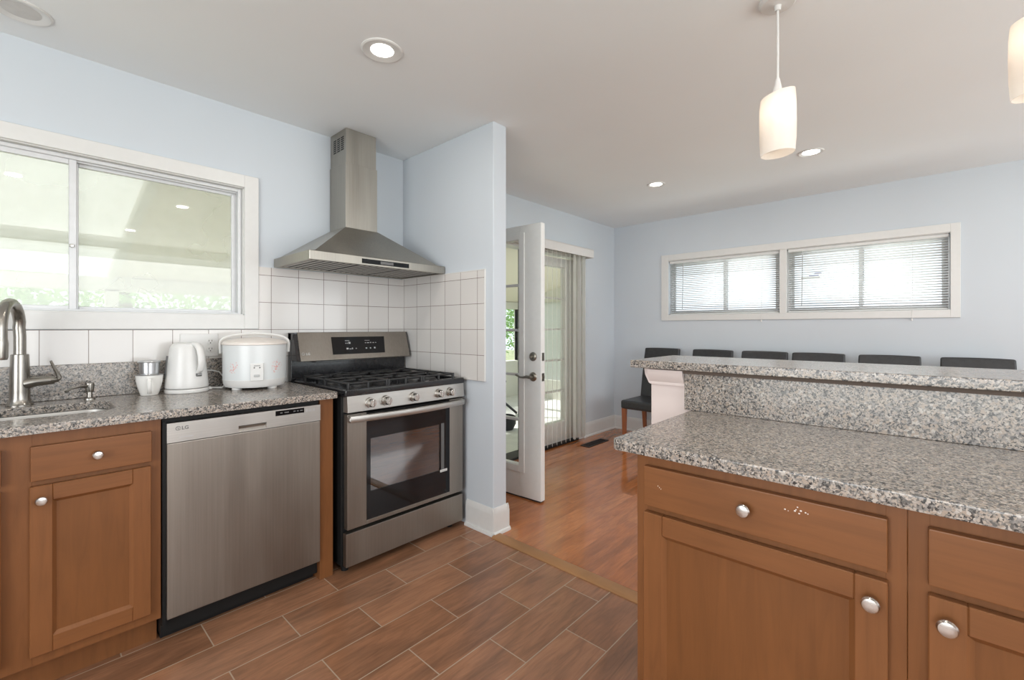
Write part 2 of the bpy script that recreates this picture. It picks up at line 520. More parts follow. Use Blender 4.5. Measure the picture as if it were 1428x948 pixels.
# frames: u along the front, w up, n out of the front
def fr_left(y0): return lambda u, n, w: (u, y0 - n, w)          # front facing -y; u = x
def fr_pen(x0): return lambda u, n, w: (x0 - n, -u, w)          # front facing -x; u = -y
def wall_cells(mb, axis, a0, a1, lo, hi, us, zs, holes, mi=0):
    """wall slab between a0 and a1 on axis, spanning us x zs with rectangular holes"""
    U = sorted(set([us[0], us[1]] + [h[0] for h in holes] + [h[1] for h in holes]))
    Z = sorted(set([zs[0], zs[1]] + [h[2] for h in holes] + [h[3] for h in holes]))
    solid = {}
    for i in range(len(U) - 1):
        for j in range(len(Z) - 1):
            cu, cz = (U[i] + U[i + 1]) / 2, (Z[j] + Z[j + 1]) / 2
            solid[i, j] = not any(h[0] < cu < h[1] and h[2] < cz < h[3] for h in holes)
    def P(u, z, a): return (u, a, z) if axis == 'y' else (a, u, z)
    b = bmesh.new()
    def q(*p): b.faces.new([b.verts.new(x) for x in p])
    for (i, j), s_ in solid.items():
        if not s_: continue
        u0, u1, z0, z1 = U[i], U[i + 1], Z[j], Z[j + 1]
        for a in (a0, a1): q(P(u0, z0, a), P(u1, z0, a), P(u1, z1, a), P(u0, z1, a))
        if not solid.get((i - 1, j), False): q(P(u0, z0, a0), P(u0, z1, a0), P(u0, z1, a1), P(u0, z0, a1))
        if not solid.get((i + 1, j), False): q(P(u1, z0, a0), P(u1, z1, a0), P(u1, z1, a1), P(u1, z0, a1))
        if not solid.get((i, j - 1), False): q(P(u0, z0, a0), P(u1, z0, a0), P(u1, z0, a1), P(u0, z0, a1))
        if not solid.get((i, j + 1), False): q(P(u0, z1, a0), P(u1, z1, a0), P(u1, z1, a1), P(u0, z1, a1))
    bmesh.ops.remove_doubles(b, verts=b.verts[:], dist=1e-5)
    mb._add(b, mi)
    return mb

# ------------------------------------------------------------------ room shell
YL, XF, HC = 2.80, 4.90, 2.44
XB, YR = -2.30, -2.70
XW0, XW1, YW = 1.875, 1.985, 1.87        # wing wall beside the range
m = MB(); m.box(XB - .1, 1.875, YR - .1, YL + .12, -.10, 0); obj('floor', m, M['floort'], kind='structure')
m = MB(); m.box(1.875, XF + .12, YR - .1, YL + .12, -.10, 0); obj('floor', m, M['floorw'], kind='structure')
m = MB(); m.box(XB - .1, XF + .12, YR - .1, YL + .12, HC, HC + .12); obj('ceiling', m, M['ceil'], kind='structure')
m = MB(); m.prism([(1.838, 0.0), (1.912, 0.0), (1.912, .007), (1.900, .012), (1.852, .012), (1.838, .004)], YR, YW - .02, axis='y')
# prism on the y axis takes (x, z)
obj('trim_1', m, M['strip'], kind='structure')
WIN1 = (-.55, .835, 1.293, 2.003)
DOOR = (2.36, 4.13, 0.0, 2.0)
m = MB(); wall_cells(m, 'y', YL, YL + .12, 0, 0, (XB, XF + .12), (0, HC), [WIN1, DOOR]); obj('wall_left', m, M['wall'], kind='structure', smooth=False)
FW = (-.15, 2.115, 1.362, 1.968)
m = MB(); wall_cells(m, 'x', XF, XF + .12, 0, 0, (YR, YL), (0, HC), [FW]); obj('wall_far', m, M['wall'], kind='structure', smooth=False)
m = MB(); wall_cells(m, 'x', XB - .1, XB, 0, 0, (YR, YL), (0, HC), [(-1.0, 1.4, .4, 2.3)]); obj('wall_back', m, M['wall'], kind='structure', smooth=False)  # opening made for the added back fill lamp
m = MB(); wall_cells(m, 'y', YR - .1, YR, 0, 0, (XB, XF + .12), (0, HC), [(-.4, 2.8, .4, 2.3), (3.1, 4.7, .4, 2.3)]); obj('wall_right', m, M['wall'], kind='structure', smooth=False)  # openings made for the added side and dining fill lamps
m = MB(); m.box(XW0, XW1, YW, YL, 0, HC, .003, 1); obj('wall_wing', m, M['wall'], kind='structure')
# tile fields
TT = 1.570
m = MB()
m.box(XB, .908, YL - .010, YL, 1.058, 1.213)
m.box(.908, XW0, YL - .010, YL, .80, TT, .0)
obj('wall_tile_left', m, M['tile'], kind='structure', smooth=False)
m = MB(); m.box(XW0 - .010, XW0, 1.938, YL - .010, .900, TT); obj('wall_tile_wing', m, M['tilew'], kind='structure', smooth=False)
m = MB(); m.box(XW0 - .012, XW0, 1.930, 1.938, .900, TT + .002, .002, 1); m.box(XW0 - .012, XW0, 1.930, YL - .01, TT, TT + .004)
obj('trim_2', m, M['trim'], kind='structure')
# baseboards
def bb_prof(t=.014, h=.157): return [(0, 0), (t + .012, 0), (t + .012, .010), (t + .008, .018), (t, .020), (t, h - .035), (t - .003, h - .030), (t - .003, h - .018), (t - .009, h - .004), (t - .010, h), (0, h)]
def baseboard(name, runs):
    m = MB()
    for (ax, at, sgn, lo, hi) in runs:
        p = [((at + sgn * d), z) for d, z in bb_prof()]
        if ax == 'x': m.prism(p, lo, hi, axis='y')      # board on a plane x = at, running along y
        else: m.prism(p, lo, hi, axis='x')              # board on a plane y = at, running along x
    return obj(name, m, M['trim'], kind='structure')
baseboard('baseboard_wing', [('x', XW0, -1, YW - .012, 2.10), ('y', YW, -1, XW0 - .012, XW1 + .014), ('x', XW1, 1, YW - .012, YL)])
baseboard('baseboard_left', [('y', YL, -1, 4.21, XF), ('y', YL, -1, XW1, 2.28)])
baseboard('baseboard_far', [('x', XF, -1, YR, YL)])

# ------------------------------------------------------------------ kitchen window
t = thing('window_1', 'aluminium sliding window with hazy panes above the sink', 'window', (.14, 2.86, 1.29), kind='structure')
x0, x1, z0, z1 = WIN1
m = MB()
m.box(x0 - .072, x0, YL - .016, YL, z0 - .078, z1 + .068, .002, 1); m.box(x1, x1 + .072, YL - .016, YL, z0 - .078, z1 + .068, .002, 1)
m.box(x0, x1, YL - .016, YL, z1, z1 + .068, .002, 1); m.box(x0, x1, YL - .016, YL, z0 - .078, z0, .002, 1)
for (u0, u1, w0, w1) in ((x0, x0 + .004, z0, z1), (x1 - .004, x1, z0, z1), (x0, x1, z1 - .004, z1), (x0, x1, z0, z0 + .004)): m.box(u0, u1, YL - .002, YL + .118, w0, w1)
obj('window_casing', m, M['trim'], t)
m = MB()
a = .022; yf0, yf1 = 2.825, 2.905
for (u0, u1, w0, w1) in ((x0 + .0045, x0 + a, z0 + .0045, z1 - .0045), (x1 - a, x1 - .0045, z0 + .0045, z1 - .0045), (x0 + a, x1 - a, z1 - a, z1 - .0045), (x0 + a, x1 - a, z0 + .0045, z0 + a * .6)):
    m.box(u0, u1, yf0, yf1, w0, w1, .002, 1)
m.box(x0 + a, x1 - a, yf0 + .020, yf0 + .024, z1 - a - .006, z1 - a + .002)
obj('window_frame', m, M['alu'], t)
def sash(name, u0, u1, w0, w1, yy, st, mat, par):
    m = MB()
    m.box(u0, u0 + st, yy, yy + .022, w0, w1, .002, 1); m.box(u1 - st, u1, yy, yy + .022, w0, w1, .002, 1)
    m.box(u0 + st, u1 - st, yy, yy + .022, w1 - st, w1, .002, 1); m.box(u0 + st, u1 - st, yy, yy + .022, w0, w0 + st * .8, .002, 1)
    s_ = obj(name, m, mat, par)
    return s_
s1 = sash('sash', x0 + .015, .166, z0 + .008, z1 - .018, 2.836, .026, M['alu'], t)
m = MB(); m.box(x0 + .03, .145, 2.845, 2.849, z0 + .02, z1 - .03); obj('pane', m, M['glassk'], s1)
m = MB(); m.lathe([(0, 0), (.009, 0), (.009, .006), (.006, .012), (0, .013)], (.150, 2.836, 1.592), 16, 'y', mat=None)
o = obj('window_lock', m, M['nickel'], s1)
for v in o.data.vertices: v.co.y = 2 * (2.836 - 2.86) - v.co.y
s2 = sash('sash', .150, x1 - .018, z0 + .008, z1 - .018, 2.866, .024, M['alu'], t)
m = MB(); m.box(.17, x1 - .03, 2.875, 2.879, z0 + .02, z1 - .03); obj('pane', m, M['glassk'], s2)
s1['label'] = 'left sliding sash with a small round lock'; s2['label'] = 'right fixed sash with a beige view'

# ------------------------------------------------------------------ far windows with blinds
y0, y1, z0, z1 = FW
MU0, MU1 = .962, 1.020
m = MB()
for (a0_, a1_, w0, w1) in ((y0 - .056, y0, z0 - .060, z1 + .068), (y1, y1 + .078, z0 - .060, z1 + .068), (y0, y1, z1, z1 + .068), (y0, y1, z0 - .060, z0)):
    m.box(XF - .014, XF, a0_, a1_, w0, w1, .002, 1)
m.box(XF - .010, XF + .10, MU0, MU1, z0, z1, .002, 1)
m.box(XF, XF + .11, y0, y1, z0 - .002, z0 + .004); m.box(XF, XF + .11, y0, y1, z1 - .004, z1)
obj('trim_3', m, M['trim'], kind='structure')
def far_window(idx, a0_, a1_, mid, lab):
    t = thing('window_%d' % idx, lab, 'window', (XF + .07, (a0_ + a1_) / 2, z0), kind='structure')
    m = MB()
    for (u0, u1, w0, w1) in ((a0_, a0_ + .025, z0, z1), (a1_ - .025, a1_, z0, z1), (a0_ + .025, a1_ - .025, z1 - .025, z1), (a0_ + .025, a1_ - .025, z0, z0 + .025)):
        m.box(XF + .055, XF + .11, u0, u1, w0, w1, .002, 1)
    obj('window_frame', m, M['alu'], t)
    for (u0, u1, xx) in ((a0_ + .02, mid + .018, XF + .062), (mid - .018, a1_ - .02, XF + .086)):
        m = MB()
        m.box(xx, xx + .02, u0, u0 + .028, z0 + .02, z1 - .02, .002, 1); m.box(xx, xx + .02, u1 - .028, u1, z0 + .02, z1 - .02, .002, 1)
        m.box(xx, xx + .02, u0 + .028, u1 - .028, z1 - .05, z1 - .02, .002, 1); m.box(xx, xx + .02, u0 + .028, u1 - .028, z0 + .02, z0 + .045, .002, 1)
        s_ = obj('sash', m, M['alu'], t)
        m = MB(); m.box(xx + .008, xx + .012, u0 + .02, u1 - .02, z0 + .03, z1 - .03); obj('pane', m, M['glassf'], s_)
    return t
w2 = far_window(2, MU1, y1, 1.532, 'narrow high sliding window, the left one of the far wall')
w3 = far_window(3, y0, MU0, .407, 'narrow high sliding window, the right one of the far wall')
# sticker on the right window
m = MB(); m.box(XF + .0875, XF + .0885, .72, .80, 1.70, 1.712, mi=0); m.box(XF + .0875, XF + .0885, .70, .755, 1.725, 1.733, mi=0); m.box(XF + .0875, XF + .0885, .71, .86, 1.685, 1.699, mi=1)
obj('window_sticker', m, [M['blue'], M['white']], w3)
def mini_blind(a0_, a1_, label, wand_y, cord_y):
    t = thing('mini_blind', label, 'blind', (XF + .03, (a0_ + a1_) / 2, z1 - .004), 'mini blinds on the far wall windows')
    bx = XF + .030
    m = MB(); m.box(bx - .014, bx + .014, a0_ + .004, a1_ - .004, z1 - .032, z1 - .004, .003, 1); obj('head_rail', m, M['blind'], t)
    m = MB(); n = 27; zt, zb = z1 - .045, z0 + .022
    for k in range(n):
        zc = zt + (zb - zt) * k / (n - 1)
        ang = radians(-20 if k > 6 else -30)
        hw = .0122
        pts = []
        for q in range(5):
            s_ = -1 + q / 2
            pts.append((bx + hw * s_ * cos(ang), zc + hw * s_ * sin(ang) + .0016 * (1 - s_ * s_)))
        vs, fs = [], []
        for (px_, pz_) in pts: vs.append((px_, a0_ + .008, pz_)); vs.append((px_, a1_ - .008, pz_))
        for q in range(4): fs.append((2 * q, 2 * q + 2, 2 * q + 3, 2 * q + 1))
        m.raw(vs, fs)
    so = obj('slats', m, M['blind'], t)
    so.modifiers.new('thickness', 'SOLIDIFY').thickness = .0005
    m = MB(); m.box(bx - .012, bx + .012, a0_ + .006, a1_ - .006, z0 + .006, z0 + .018, .003, 1); obj('bottom_rail', m, M['blind'], t)
    m = MB(); m.tube([(bx - .020, wand_y, z1 - .03), (bx - .021, wand_y + .003, z1 - .30), (bx - .020, wand_y + .008, z1 - .545)], .0035, 8); obj('wand', m, M['lgrey'], t)
    m = MB(); L = .70
    m.tube([(bx - .022, cord_y, z1 - .03), (bx - .030, cord_y, z1 - .3), (XF - .018, cord_y + .004, z0 - .01), (XF - .019, cord_y + .004, z0 - .065)], .0012, 6)
    m.lathe([(0, 0), (.007, .002), (.006, .012), (.002, .022), (0, .022)], (XF - .019, cord_y + .004, z0 - .083), 10)
    obj('pull_cord', m, M['white'], t)
    for yy in (a0_ + .16, (a0_ + a1_) / 2 + .05, a1_ - .16):
        m = MB(); m.tube([(bx - .0125, yy, z1 - .03), (bx - .0125, yy, z0 + .018)], .0007, 4)
        obj('ladder_cord', m, M['white'], t)
    return t
mini_blind(MU1 + .004, y1 - .004, 'white slatted mini blind lowered over the left half of the far windows', 1.955, 1.17)
mini_blind(y0 + .004, MU0 - .004, 'white slatted mini blind lowered over the right half of the far windows', .835, .07)

# ------------------------------------------------------------------ patio doors
m = MB()
dx0, dx1, dz0, dz1 = DOOR
for (u0, u1, w0, w1) in ((dx0, dx0 + .018, 0, dz1), (dx1 - .018, dx1, 0, dz1), (dx0 + .018, dx1 - .018, dz1 - .018, dz1)):
    m.box(u0, u1, YL - .002, YL + .122, w0, w1)
for (u0, u1, w0, w1) in ((dx0 - .075, dx0 + .004, 0, dz1 + .065), (dx1 - .004, dx1 + .075, 0, dz1 + .065), (dx0 + .004, dx1 - .004, dz1 - .004, dz1 + .065)):
    m.box(u0, u1, YL - .018, YL, w0, w1, .003, 1)
obj('trim_4', m, M['trim'], kind='structure')
m = MB(); m.box(dx0 + .018, dx1 - .018, YL - .02, YL + .15, 0, .022, .004, 1)
m.box(3.245, 3.262, YL + .02, YL + .10, .022, dz1 - .018)
obj('trim_5', m, M['blackm'], kind='structure')
def french_leaf(name, label, xf, loc, side):
    """leaf in u (0 hinge .. .84 latch), n thickness, w up"""
    t = thing(name, label, 'door', loc, kind='structure')
    L, Hh, T = .842, 1.955, .045
    g0, g1, gz0, gz1 = .195, .647, .235, 1.855
    m = MB(xf)
    m.box(0, g0 - .012, 0, T, .012, Hh, .002, 1); m.box(g1 + .012, L, 0, T, .012, Hh, .002, 1)
    m.box(g0 - .012, g1 + .012, 0, T, .012, gz0 - .012); m.box(g0 - .012, g1 + .012, 0, T, gz1 + .012, Hh)
    b = obj('leaf', m, M['door'], t)
    m = MB(xf)
    for n0, n1 in ((-.010, .002), (T - .002, T + .010)):
        m.box(g0 - .052, g0 - .002, n0, n1, gz0 - .05, gz1 + .05, .004, 2); m.box(g1 + .002, g1 + .052, n0, n1, gz0 - .05, gz1 + .05, .004, 2)
        m.box(g0 - .002, g1 + .002, n0, n1, gz0 - .05, gz0 - .002, .004, 2); m.box(g0 - .002, g1 + .002, n0, n1, gz1 + .002, gz1 + .05, .004, 2)
    m.box(g0 - .012, g0, .002, T - .002, gz0 - .012, gz1 + .012); m.box(g1, g1 + .012, .002, T - .002, gz0 - .012, gz1 + .012)
    m.box(g0, g1, .002, T - .002, gz0 - .012, gz0); m.box(g0, g1, .002, T - .002, gz1, gz1 + .012)
    obj('glazing_bead', m, M['door'], t)
    m = MB(xf)
    for zz in (.557, .882, 1.205, 1.530): m.box(g0, g1, .004, T - .004, zz - .009, zz + .009, .003, 1)
    obj('muntin', m, M['trim'], t)
    m = MB(xf); m.box(g0, g1, T / 2 - .003, T / 2 + .003, gz0, gz1); obj('pane', m, M['glassd'], t)
    m = MB(xf); m.box(.01, L - .01, .004, T - .004, .002, .013); obj('door_sweep', m, M['rub'], t)
    return t
# open leaf: hinge at (2.385, 2.80), latch end at (2.437, 1.965)
hx, hy_, lx, ly = 2.388, 2.800, 2.432, 1.962
dv = Vector((lx - hx, ly - hy_, 0)).normalized(); nv = Vector((-dv.y, dv.x, 0))
if nv.x < 0: nv = -nv
xf1 = lambda u, n, w: (hx + dv.x * u + nv.x * n, hy_ + dv.y * u + nv.y * n, w)
d1 = french_leaf('door_1', 'white glazed patio door leaf standing open beside the range wall', xf1, (hx, hy_, 0), 0)
xf2 = lambda u, n, w: (4.110 - u, YL + .035 + n, w)
d2 = french_leaf('door_2', 'closed white glazed patio door leaf behind the vertical blind', xf2, (4.11, YL + .05, 0), 0)
def lockset(xf, par):
    for w in (1.019,):
        m = MB(xf); m.lathe([(0, -.022), (.010, -.022), (.012, -.012), (.024, -.010), (.031, -.004), (.032, 0)], (.772, 0, w), 24, 'y'); m.box(.769, .775, -.030, -.02, w - .009, w + .009, .001, 1)
        obj('deadbolt', m, M['brass'], par)
    w = .877
    m = MB(xf); m.lathe([(0, -.014), (.020, -.014), (.030, -.006), (.033, 0)], (.772, 0, w), 24, 'y')
    m.lathe([(.011, -.05), (.011, -.01)], (.772, 0, w), 14, 'y')
    m.tube([(.778, -.050, w), (.755, -.054, w + .003), (.725, -.054, w - .003), (.695, -.052, w - .004), (.668, -.050, w + .006), (.655, -.049, w + .010)], [.011, .0105, .008, .007, .007, .006], 12)
    obj('door_handle', m, M['brass'], par)
    m = MB(xf); m.box(.8415, .8435, .010, .036, w - .028, w + .028); m.box(.8415, .8435, .010, .036, 1.019 - .028, 1.019 + .028); m.box(.8425, .850, .016, .030, w - .010, w + .010)
    obj('latch_plate', m, M['brass'], par)
lockset(xf1, d1); lockset(xf2, d2)

# vertical blind
t = thing('vertical_blind', 'white vertical blind drawn to the right over the closed patio door', 'blind', (3.3, 2.70, 2.07))
m = MB(); m.box(2.25, 4.213, 2.655, 2.665, 1.980, 2.068, .002, 1); m.box(2.25, 2.26, 2.665, 2.782, 1.980, 2.068); m.box(4.203, 4.213, 2.665, 2.782, 1.980, 2.068); m.box(2.25, 4.213, 2.655, 2.782, 2.064, 2.070)
obj('valance', m, M['white'], t)
m = MB(); m.box(2.28, 4.19, 2.70, 2.74, 2.020, 2.055, .003, 1); obj('head_rail', m, M['white'], t)
xs = [3.33 + .0757 * k for k in range(8)] + [3.905 + .024 * k for k in range(1, 11)]
for k, xx in enumerate(xs):
    m = MB(); n = 6
    base = .6 if k < 8 else .60 + .10 * sin(k * 2.3)
    ang = math.atan2(.62, .80) + (.03 if k < 8 else .22 * sin(k * 1.7))
    vs, fs = [], []
    for q in range(n + 1):
        s_ = (q / n - .5) * .080
        bow = .0035 * (1 - (2 * q / n - 1) ** 2)
        ux, uy = s_ * cos(ang) - bow * sin(ang), s_ * sin(ang) + bow * cos(ang)
        for zz in (.048, 2.022): vs.append((xx + ux, 2.720 + uy, zz))
    for q in range(n): fs.append((2 * q, 2 * q + 2, 2 * q + 3, 2 * q + 1))
    m.raw(vs, fs)
    obj('vane', m, M['vane'], t)

# floor register
t = thing('floor_register', 'dark bronze floor vent register in the hardwood by the patio doors', 'vent', (4.09, 2.57, 0))
m = MB(); m.box(3.90, 4.30, 2.515, 2.53, 0, .006, .002, 1); m.box(3.90, 4.30, 2.615, 2.63, 0, .006, .002, 1); m.box(3.90, 3.92, 2.53, 2.615, 0, .006); m.box(4.28, 4.30, 2.53, 2.615, 0, .006)
obj('register_frame', m, M['vent'], t)
m = MB(); m.box(3.92, 4.28, 2.53, 2.615, -.001, .001)
obj('register_well', m, M['slot'], t)
m = MB()
for k in range(17): m.box(3.928 + k * .0213, 3.934 + k * .0213, 2.53, 2.615, .001, .005)
obj('louvres', m, M['vent'], t)

# ------------------------------------------------------------------ porch and garden outside
m = MB(); m.box(-3.5, 6.72, YL + .12, 6.0, -.16, -.10); obj('porch_floor', m, M['porchfl'], kind='structure')
m = MB(); m.prism([(YL + .12, 2.42), (6.05, 1.70), (6.05, 1.78), (YL + .12, 2.50)], .62, 6.72, axis='x'); obj('porch_ceiling', m, M['porchceil'], kind='structure')
m = MB(); m.prism([(YL + .12, 2.46), (6.05, 1.74), (6.05, 1.745), (YL + .12, 2.465)], -3.5, .62, axis='x'); obj('porch_ceiling', m, M['skylight'], kind='structure')
m = MB(); m.prism([(4.97, 1.90), (5.03, 1.89), (5.03, 1.97), (4.97, 1.98)], -3.5, .62, axis='x'); m.prism([(YL + .12, 2.38), (6.0, 1.665), (6.0, 1.745), (YL + .12, 2.46)], .56, .62, axis='x'); obj('porch_beam', m, M['porchwall'], kind='structure')
m = MB()
m.box(-3.5, 6.72, 5.92, 6.02, 1.585, 1.72); m.box(-3.5, 6.72, 5.92, 6.02, -.16, .55)
m.box(-3.5, 6.72, 5.90, 6.04, .55, .58)
for xx in (-3.5, -2.1, -.9, 0.55, 2.5, 4.1, 5.6, 6.62): m.box(xx, xx + .10, 5.92, 6.02, .55, 1.60)
m.box(-3.5, -3.4, YL + .12, 6.0, -.16, 2.4)
wall_cells(m, 'x', 6.62, 6.72, 0, 0, (YL + .12, 6.0), (-.16, 2.44), [(3.4, 4.35, .25, 1.70), (4.5, 5.7, .25, 1.70)])
obj('porch_wall', m, M['porchwall'], kind='structure', smooth=False)
m = MB(); m.box(6.665, 6.67, 3.4, 4.35, .25, 1.70); m.box(6.665, 6.67, 4.5, 5.7, .25, 1.70); obj('porch_whiteout_panel', m, M['skylight'], kind='structure')  # translucent sheets added to whiten the view through the closed door leaf
m = MB(); m.box(-14, 24, -14, 30, -.42, -.40); obj('lawn', m, M['lawn'], kind='structure')
def tree(x, y, h, r, label, seed, n=9000, ls=.055):
    rnd = random.Random(seed)
    t = thing('garden_tree', label, 'tree', (x, y, -.40), 'trees beyond the porch')
    m = MB(); m.tube([(x, y, -.4), (x + .05, y, h * .3), (x - .04, y + .05, h * .7)], [.13, .10, .05], 8); obj('trunk', m, M['bark'], t)
    vs, fs = [], []
    for k in range(n):
        a, b_ = rnd.uniform(0, 2 * pi), math.acos(rnd.uniform(-1, 1)); rr = rnd.uniform(.55, 1.0)
        c = Vector((x + r * rr * sin(b_) * cos(a), y + r * .8 * rr * sin(b_) * sin(a), h * .55 + h * .48 * rr * cos(b_)))
        u = Vector((rnd.gauss(0, 1), rnd.gauss(0, 1), rnd.gauss(0, 1))).normalized(); v = u.orthogonal().normalized()
        s_ = ls * rnd.uniform(.6, 1.3); i0 = len(vs)
        vs += [c - u * s_, c + v * s_ * .55, c + u * s_, c - v * s_ * .55]; fs.append((i0, i0 + 1, i0 + 2, i0 + 3))
    me = bpy.data.meshes.new('crown'); me.from_pydata([v - Vector((x, y, -.4)) for v in vs], [], fs); me.materials.append(M['leaf'])
    o = bpy.data.objects.new('crown', me); COL.objects.link(o); o.parent = t
    return t
for k, (x, y, h, r) in enumerate([(-6.9, 9.0, 4.2, 1.9), (-2.9, 9.6, 4.4, 1.9), (1.05, 9.0, 3.6, 1.85), (4.75, 9.4, 3.4, 1.7), (9.2, 9.4, 4.0, 2.0), (13.6, 10.6, 4.4, 2.1)]):
    tree(x, y, h, r, 'leafy green garden tree seen through the porch openings', 20 + k)
# things on the porch
t = thing('patio_chair', 'dark folded garden chair on the porch, seen through the open door glass', 'chair', (4.9, 4.75, -.10))
m = MB()
m.tube([(4.62, 4.55, -.09), (5.12, 4.95, .50), (5.25, 5.05, .78)], .018, 8); m.tube([(5.14, 4.62, -.09), (4.66, 4.92, .40)], .018, 8)
m.tube([(4.44, 4.75, -.09), (4.94, 5.15, .50), (5.07, 5.25, .78)], .018, 8); m.tube([(4.98, 4.82, -.09), (4.50, 5.12, .40)], .018, 8)
obj('chair_frame', m, M['blackm'], t)
m = MB(); m.prism([(4.66, 4.92), (5.10, 4.80), (4.94, 5.15), (4.50, 5.12)], .37, .40); obj('seat', m, M['grey'], t)
m = MB(); m.raw([(5.08, 4.93, .42), (4.90, 5.13, .42), (5.07, 5.25, .78), (5.25, 5.05, .78), (5.10, 4.95, .42), (4.92, 5.15, .42), (5.09, 5.27, .78), (5.27, 5.07, .78)], [(0, 1, 2, 3), (4, 5, 6, 7), (0, 1, 5, 4), (1, 2, 6, 5), (2, 3, 7, 6), (3, 0, 4, 7)]); obj('backrest', m, M['grey'], t)
t = MB(); t.lathe([(0, 0), (.10, 0), (.14, .08), (.135, .17), (.12, .18), (.12, .15), (0, .15)], (4.25, 4.02, -.10), 20)
tag(obj('plant_pot', t, M['blackm']), 'small round black pot on the porch floor, seen through the door glass', 'pot')

# ------------------------------------------------------------------ kitchen run: worktop with sink cut-out
ZC, TC = .908, .030
def rrect(x0, x1, y0, y1, r, n=6):
    pts = []
    for cx_, cy_, a0_ in ((x1 - r, y0 + r, -pi / 2), (x1 - r, y1 - r, 0), (x0 + r, y1 - r, pi / 2), (x0 + r, y0 + r, pi)):
        for k in range(n + 1):
            a = a0_ + pi / 2 * k / n
            pts.append((cx_ + r * cos(a), cy_ + r * sin(a)))
    return pts
def slab_with_hole(outer, inner, z0, z1, bev=.004):
    b = bmesh.new()
    def loop(p): 
        v = [b.verts.new((x, y, z1)) for x, y in p]
        return [b.edges.new((v[i], v[(i + 1) % len(v)])) for i in range(len(v))]
    E = loop(outer) + loop(inner)
    bmesh.ops.triangle_fill(b, use_beauty=True, edges=E)
    top = b.faces[:]
    r = bmesh.ops.extrude_face_region(b, geom=top)
    vv = [g for g in r['geom'] if isinstance(g, bmesh.types.BMVert)]
    bmesh.ops.translate(b, verts=vv, vec=(0, 0, z0 - z1))
    bmesh.ops.recalc_face_normals(b, faces=b.faces[:])
    ed = [e for e in b.edges if e.calc_face_angle(0) > 1.0 and all(v.co.z > z1 - 1e-4 for v in e.verts)]
    bmesh.ops.bevel(b, geom=ed, offset=bev, segments=3, profile=.5, affect='EDGES')
    return b
t = thing('kitchen_worktop', 'speckled granite worktop with a sink cut-out under the kitchen window', 'worktop', (-.6, 2.45, ZC - TC))
mb = MB(); mb._add(slab_with_hole([(XB + .02, 2.118), (1.040, 2.118), (1.048, 2.126), (1.048, 2.789), (XB + .02, 2.789)], rrect(-.36, .250, 2.290, 2.605, .085), ZC - TC, ZC))
obj('worktop_slab', mb, M['granite'], t)
m = MB(); m.box(XB + .02, .985, 2.768, 2.7895, ZC + .0005, 1.060, .002, 1)
tag(obj('granite_upstand', m, M['granite']), 'low speckled granite backsplash strip below the white tiles under the kitchen window', 'backsplash')
# sink
t = thing('kitchen_sink', 'stainless steel undermount sink below the gooseneck tap', 'sink', (-.055, 2.45, .70))
b = bmesh.new()
rings = []
for (d, z, rr) in ((-.012, ZC - TC - .001, .09), (.0, ZC - TC - .002, .085), (.004, ZC - TC - .02, .082), (.012, .73, .075), (.035, .712, .06), (.10, .706, .03)):
    rings.append([b.verts.new((x, y, z)) for x, y in rrect(-.36 + d, .250 - d, 2.290 + d, 2.605 - d, rr)])
for A, B_ in zip(rings[:-1], rings[1:]):
    for k in range(len(A)): b.faces.new((A[k], A[(k + 1) % len(A)], B_[(k + 1) % len(A)], B_[k]))
b.faces.new(rings[-1])
mb = MB(); mb._add(b); o = obj('basin', mb, M['steell'], t); sm = o.modifiers.new('thickness', 'SOLIDIFY'); sm.thickness = .0015; sm.offset = -1
m = MB(); m.lathe([(0, .002), (.02, .002), (.03, .006), (.042, .004), (.045, 0)], (-.055, 2.45, .7065), 24); obj('drain', m, M['nickel'], t)

# faucet
fx, fy = -.008, 2.695
t = thing('kitchen_faucet', 'brushed nickel gooseneck tap rising behind the sink', 'faucet', (fx, fy, ZC))
m = MB(); m.lathe([(0, 0), (.040, 0), (.040, .004), (.034, .012), (.030, .03), (.030, .055), (.029, .12), (.0275, .17), (.0265, .205), (.0235, .207), (0, .207)], (fx, fy, ZC), 32)
obj('faucet_body', m, M['faucet'], t)
m = MB(); pts = [(fx, fy, ZC + .20), (fx, fy, ZC + .28), (fx - .002, fy - .002, ZC + .315)]
R_ = .095
for k in range(1, 14):
    a = pi * k / 13
    dxy = R_ * (1 - cos(a)); pts.append((fx - dxy * .25, fy - dxy * .97, ZC + .315 + R_ * sin(a)))
pts.append((pts[-1][0], pts[-1][1] - .002, ZC + .26))
m.tube(pts, .0185, 18); obj('gooseneck', m, M['faucet'], t)
m = MB(); ex, ey = pts[-1][0], pts[-1][1]
m.lathe([(0, 0), (.017, 0), (.020, .01), (.0205, .06), (.019, .075), (0, .075)], (ex, ey, ZC + .195), 20); obj('spray_head', m, M['faucet'], t)
m = MB(); m.tube([(fx + .015, fy - .006, ZC + .088), (fx + .045, fy - .012, ZC + .094), (fx + .075, fy - .018, ZC + .096), (fx + .098, fy - .022, ZC + .097)], [.026, .020, .0185, .017], 16)
m.tube([(fx + .090, fy - .020, ZC + .097), (fx + .106, fy - .023, ZC + .098), (fx + .113, fy - .026, ZC + .105), (fx + .104, fy - .032, ZC + .130), (fx + .092, fy - .040, ZC + .160), (fx + .086, fy - .044, ZC + .178)], [.016, .015, .0095, .0075, .0060, .0045], 12, flat=(1.2, .8))
obj('lever_handle', m, M['faucet'], t)
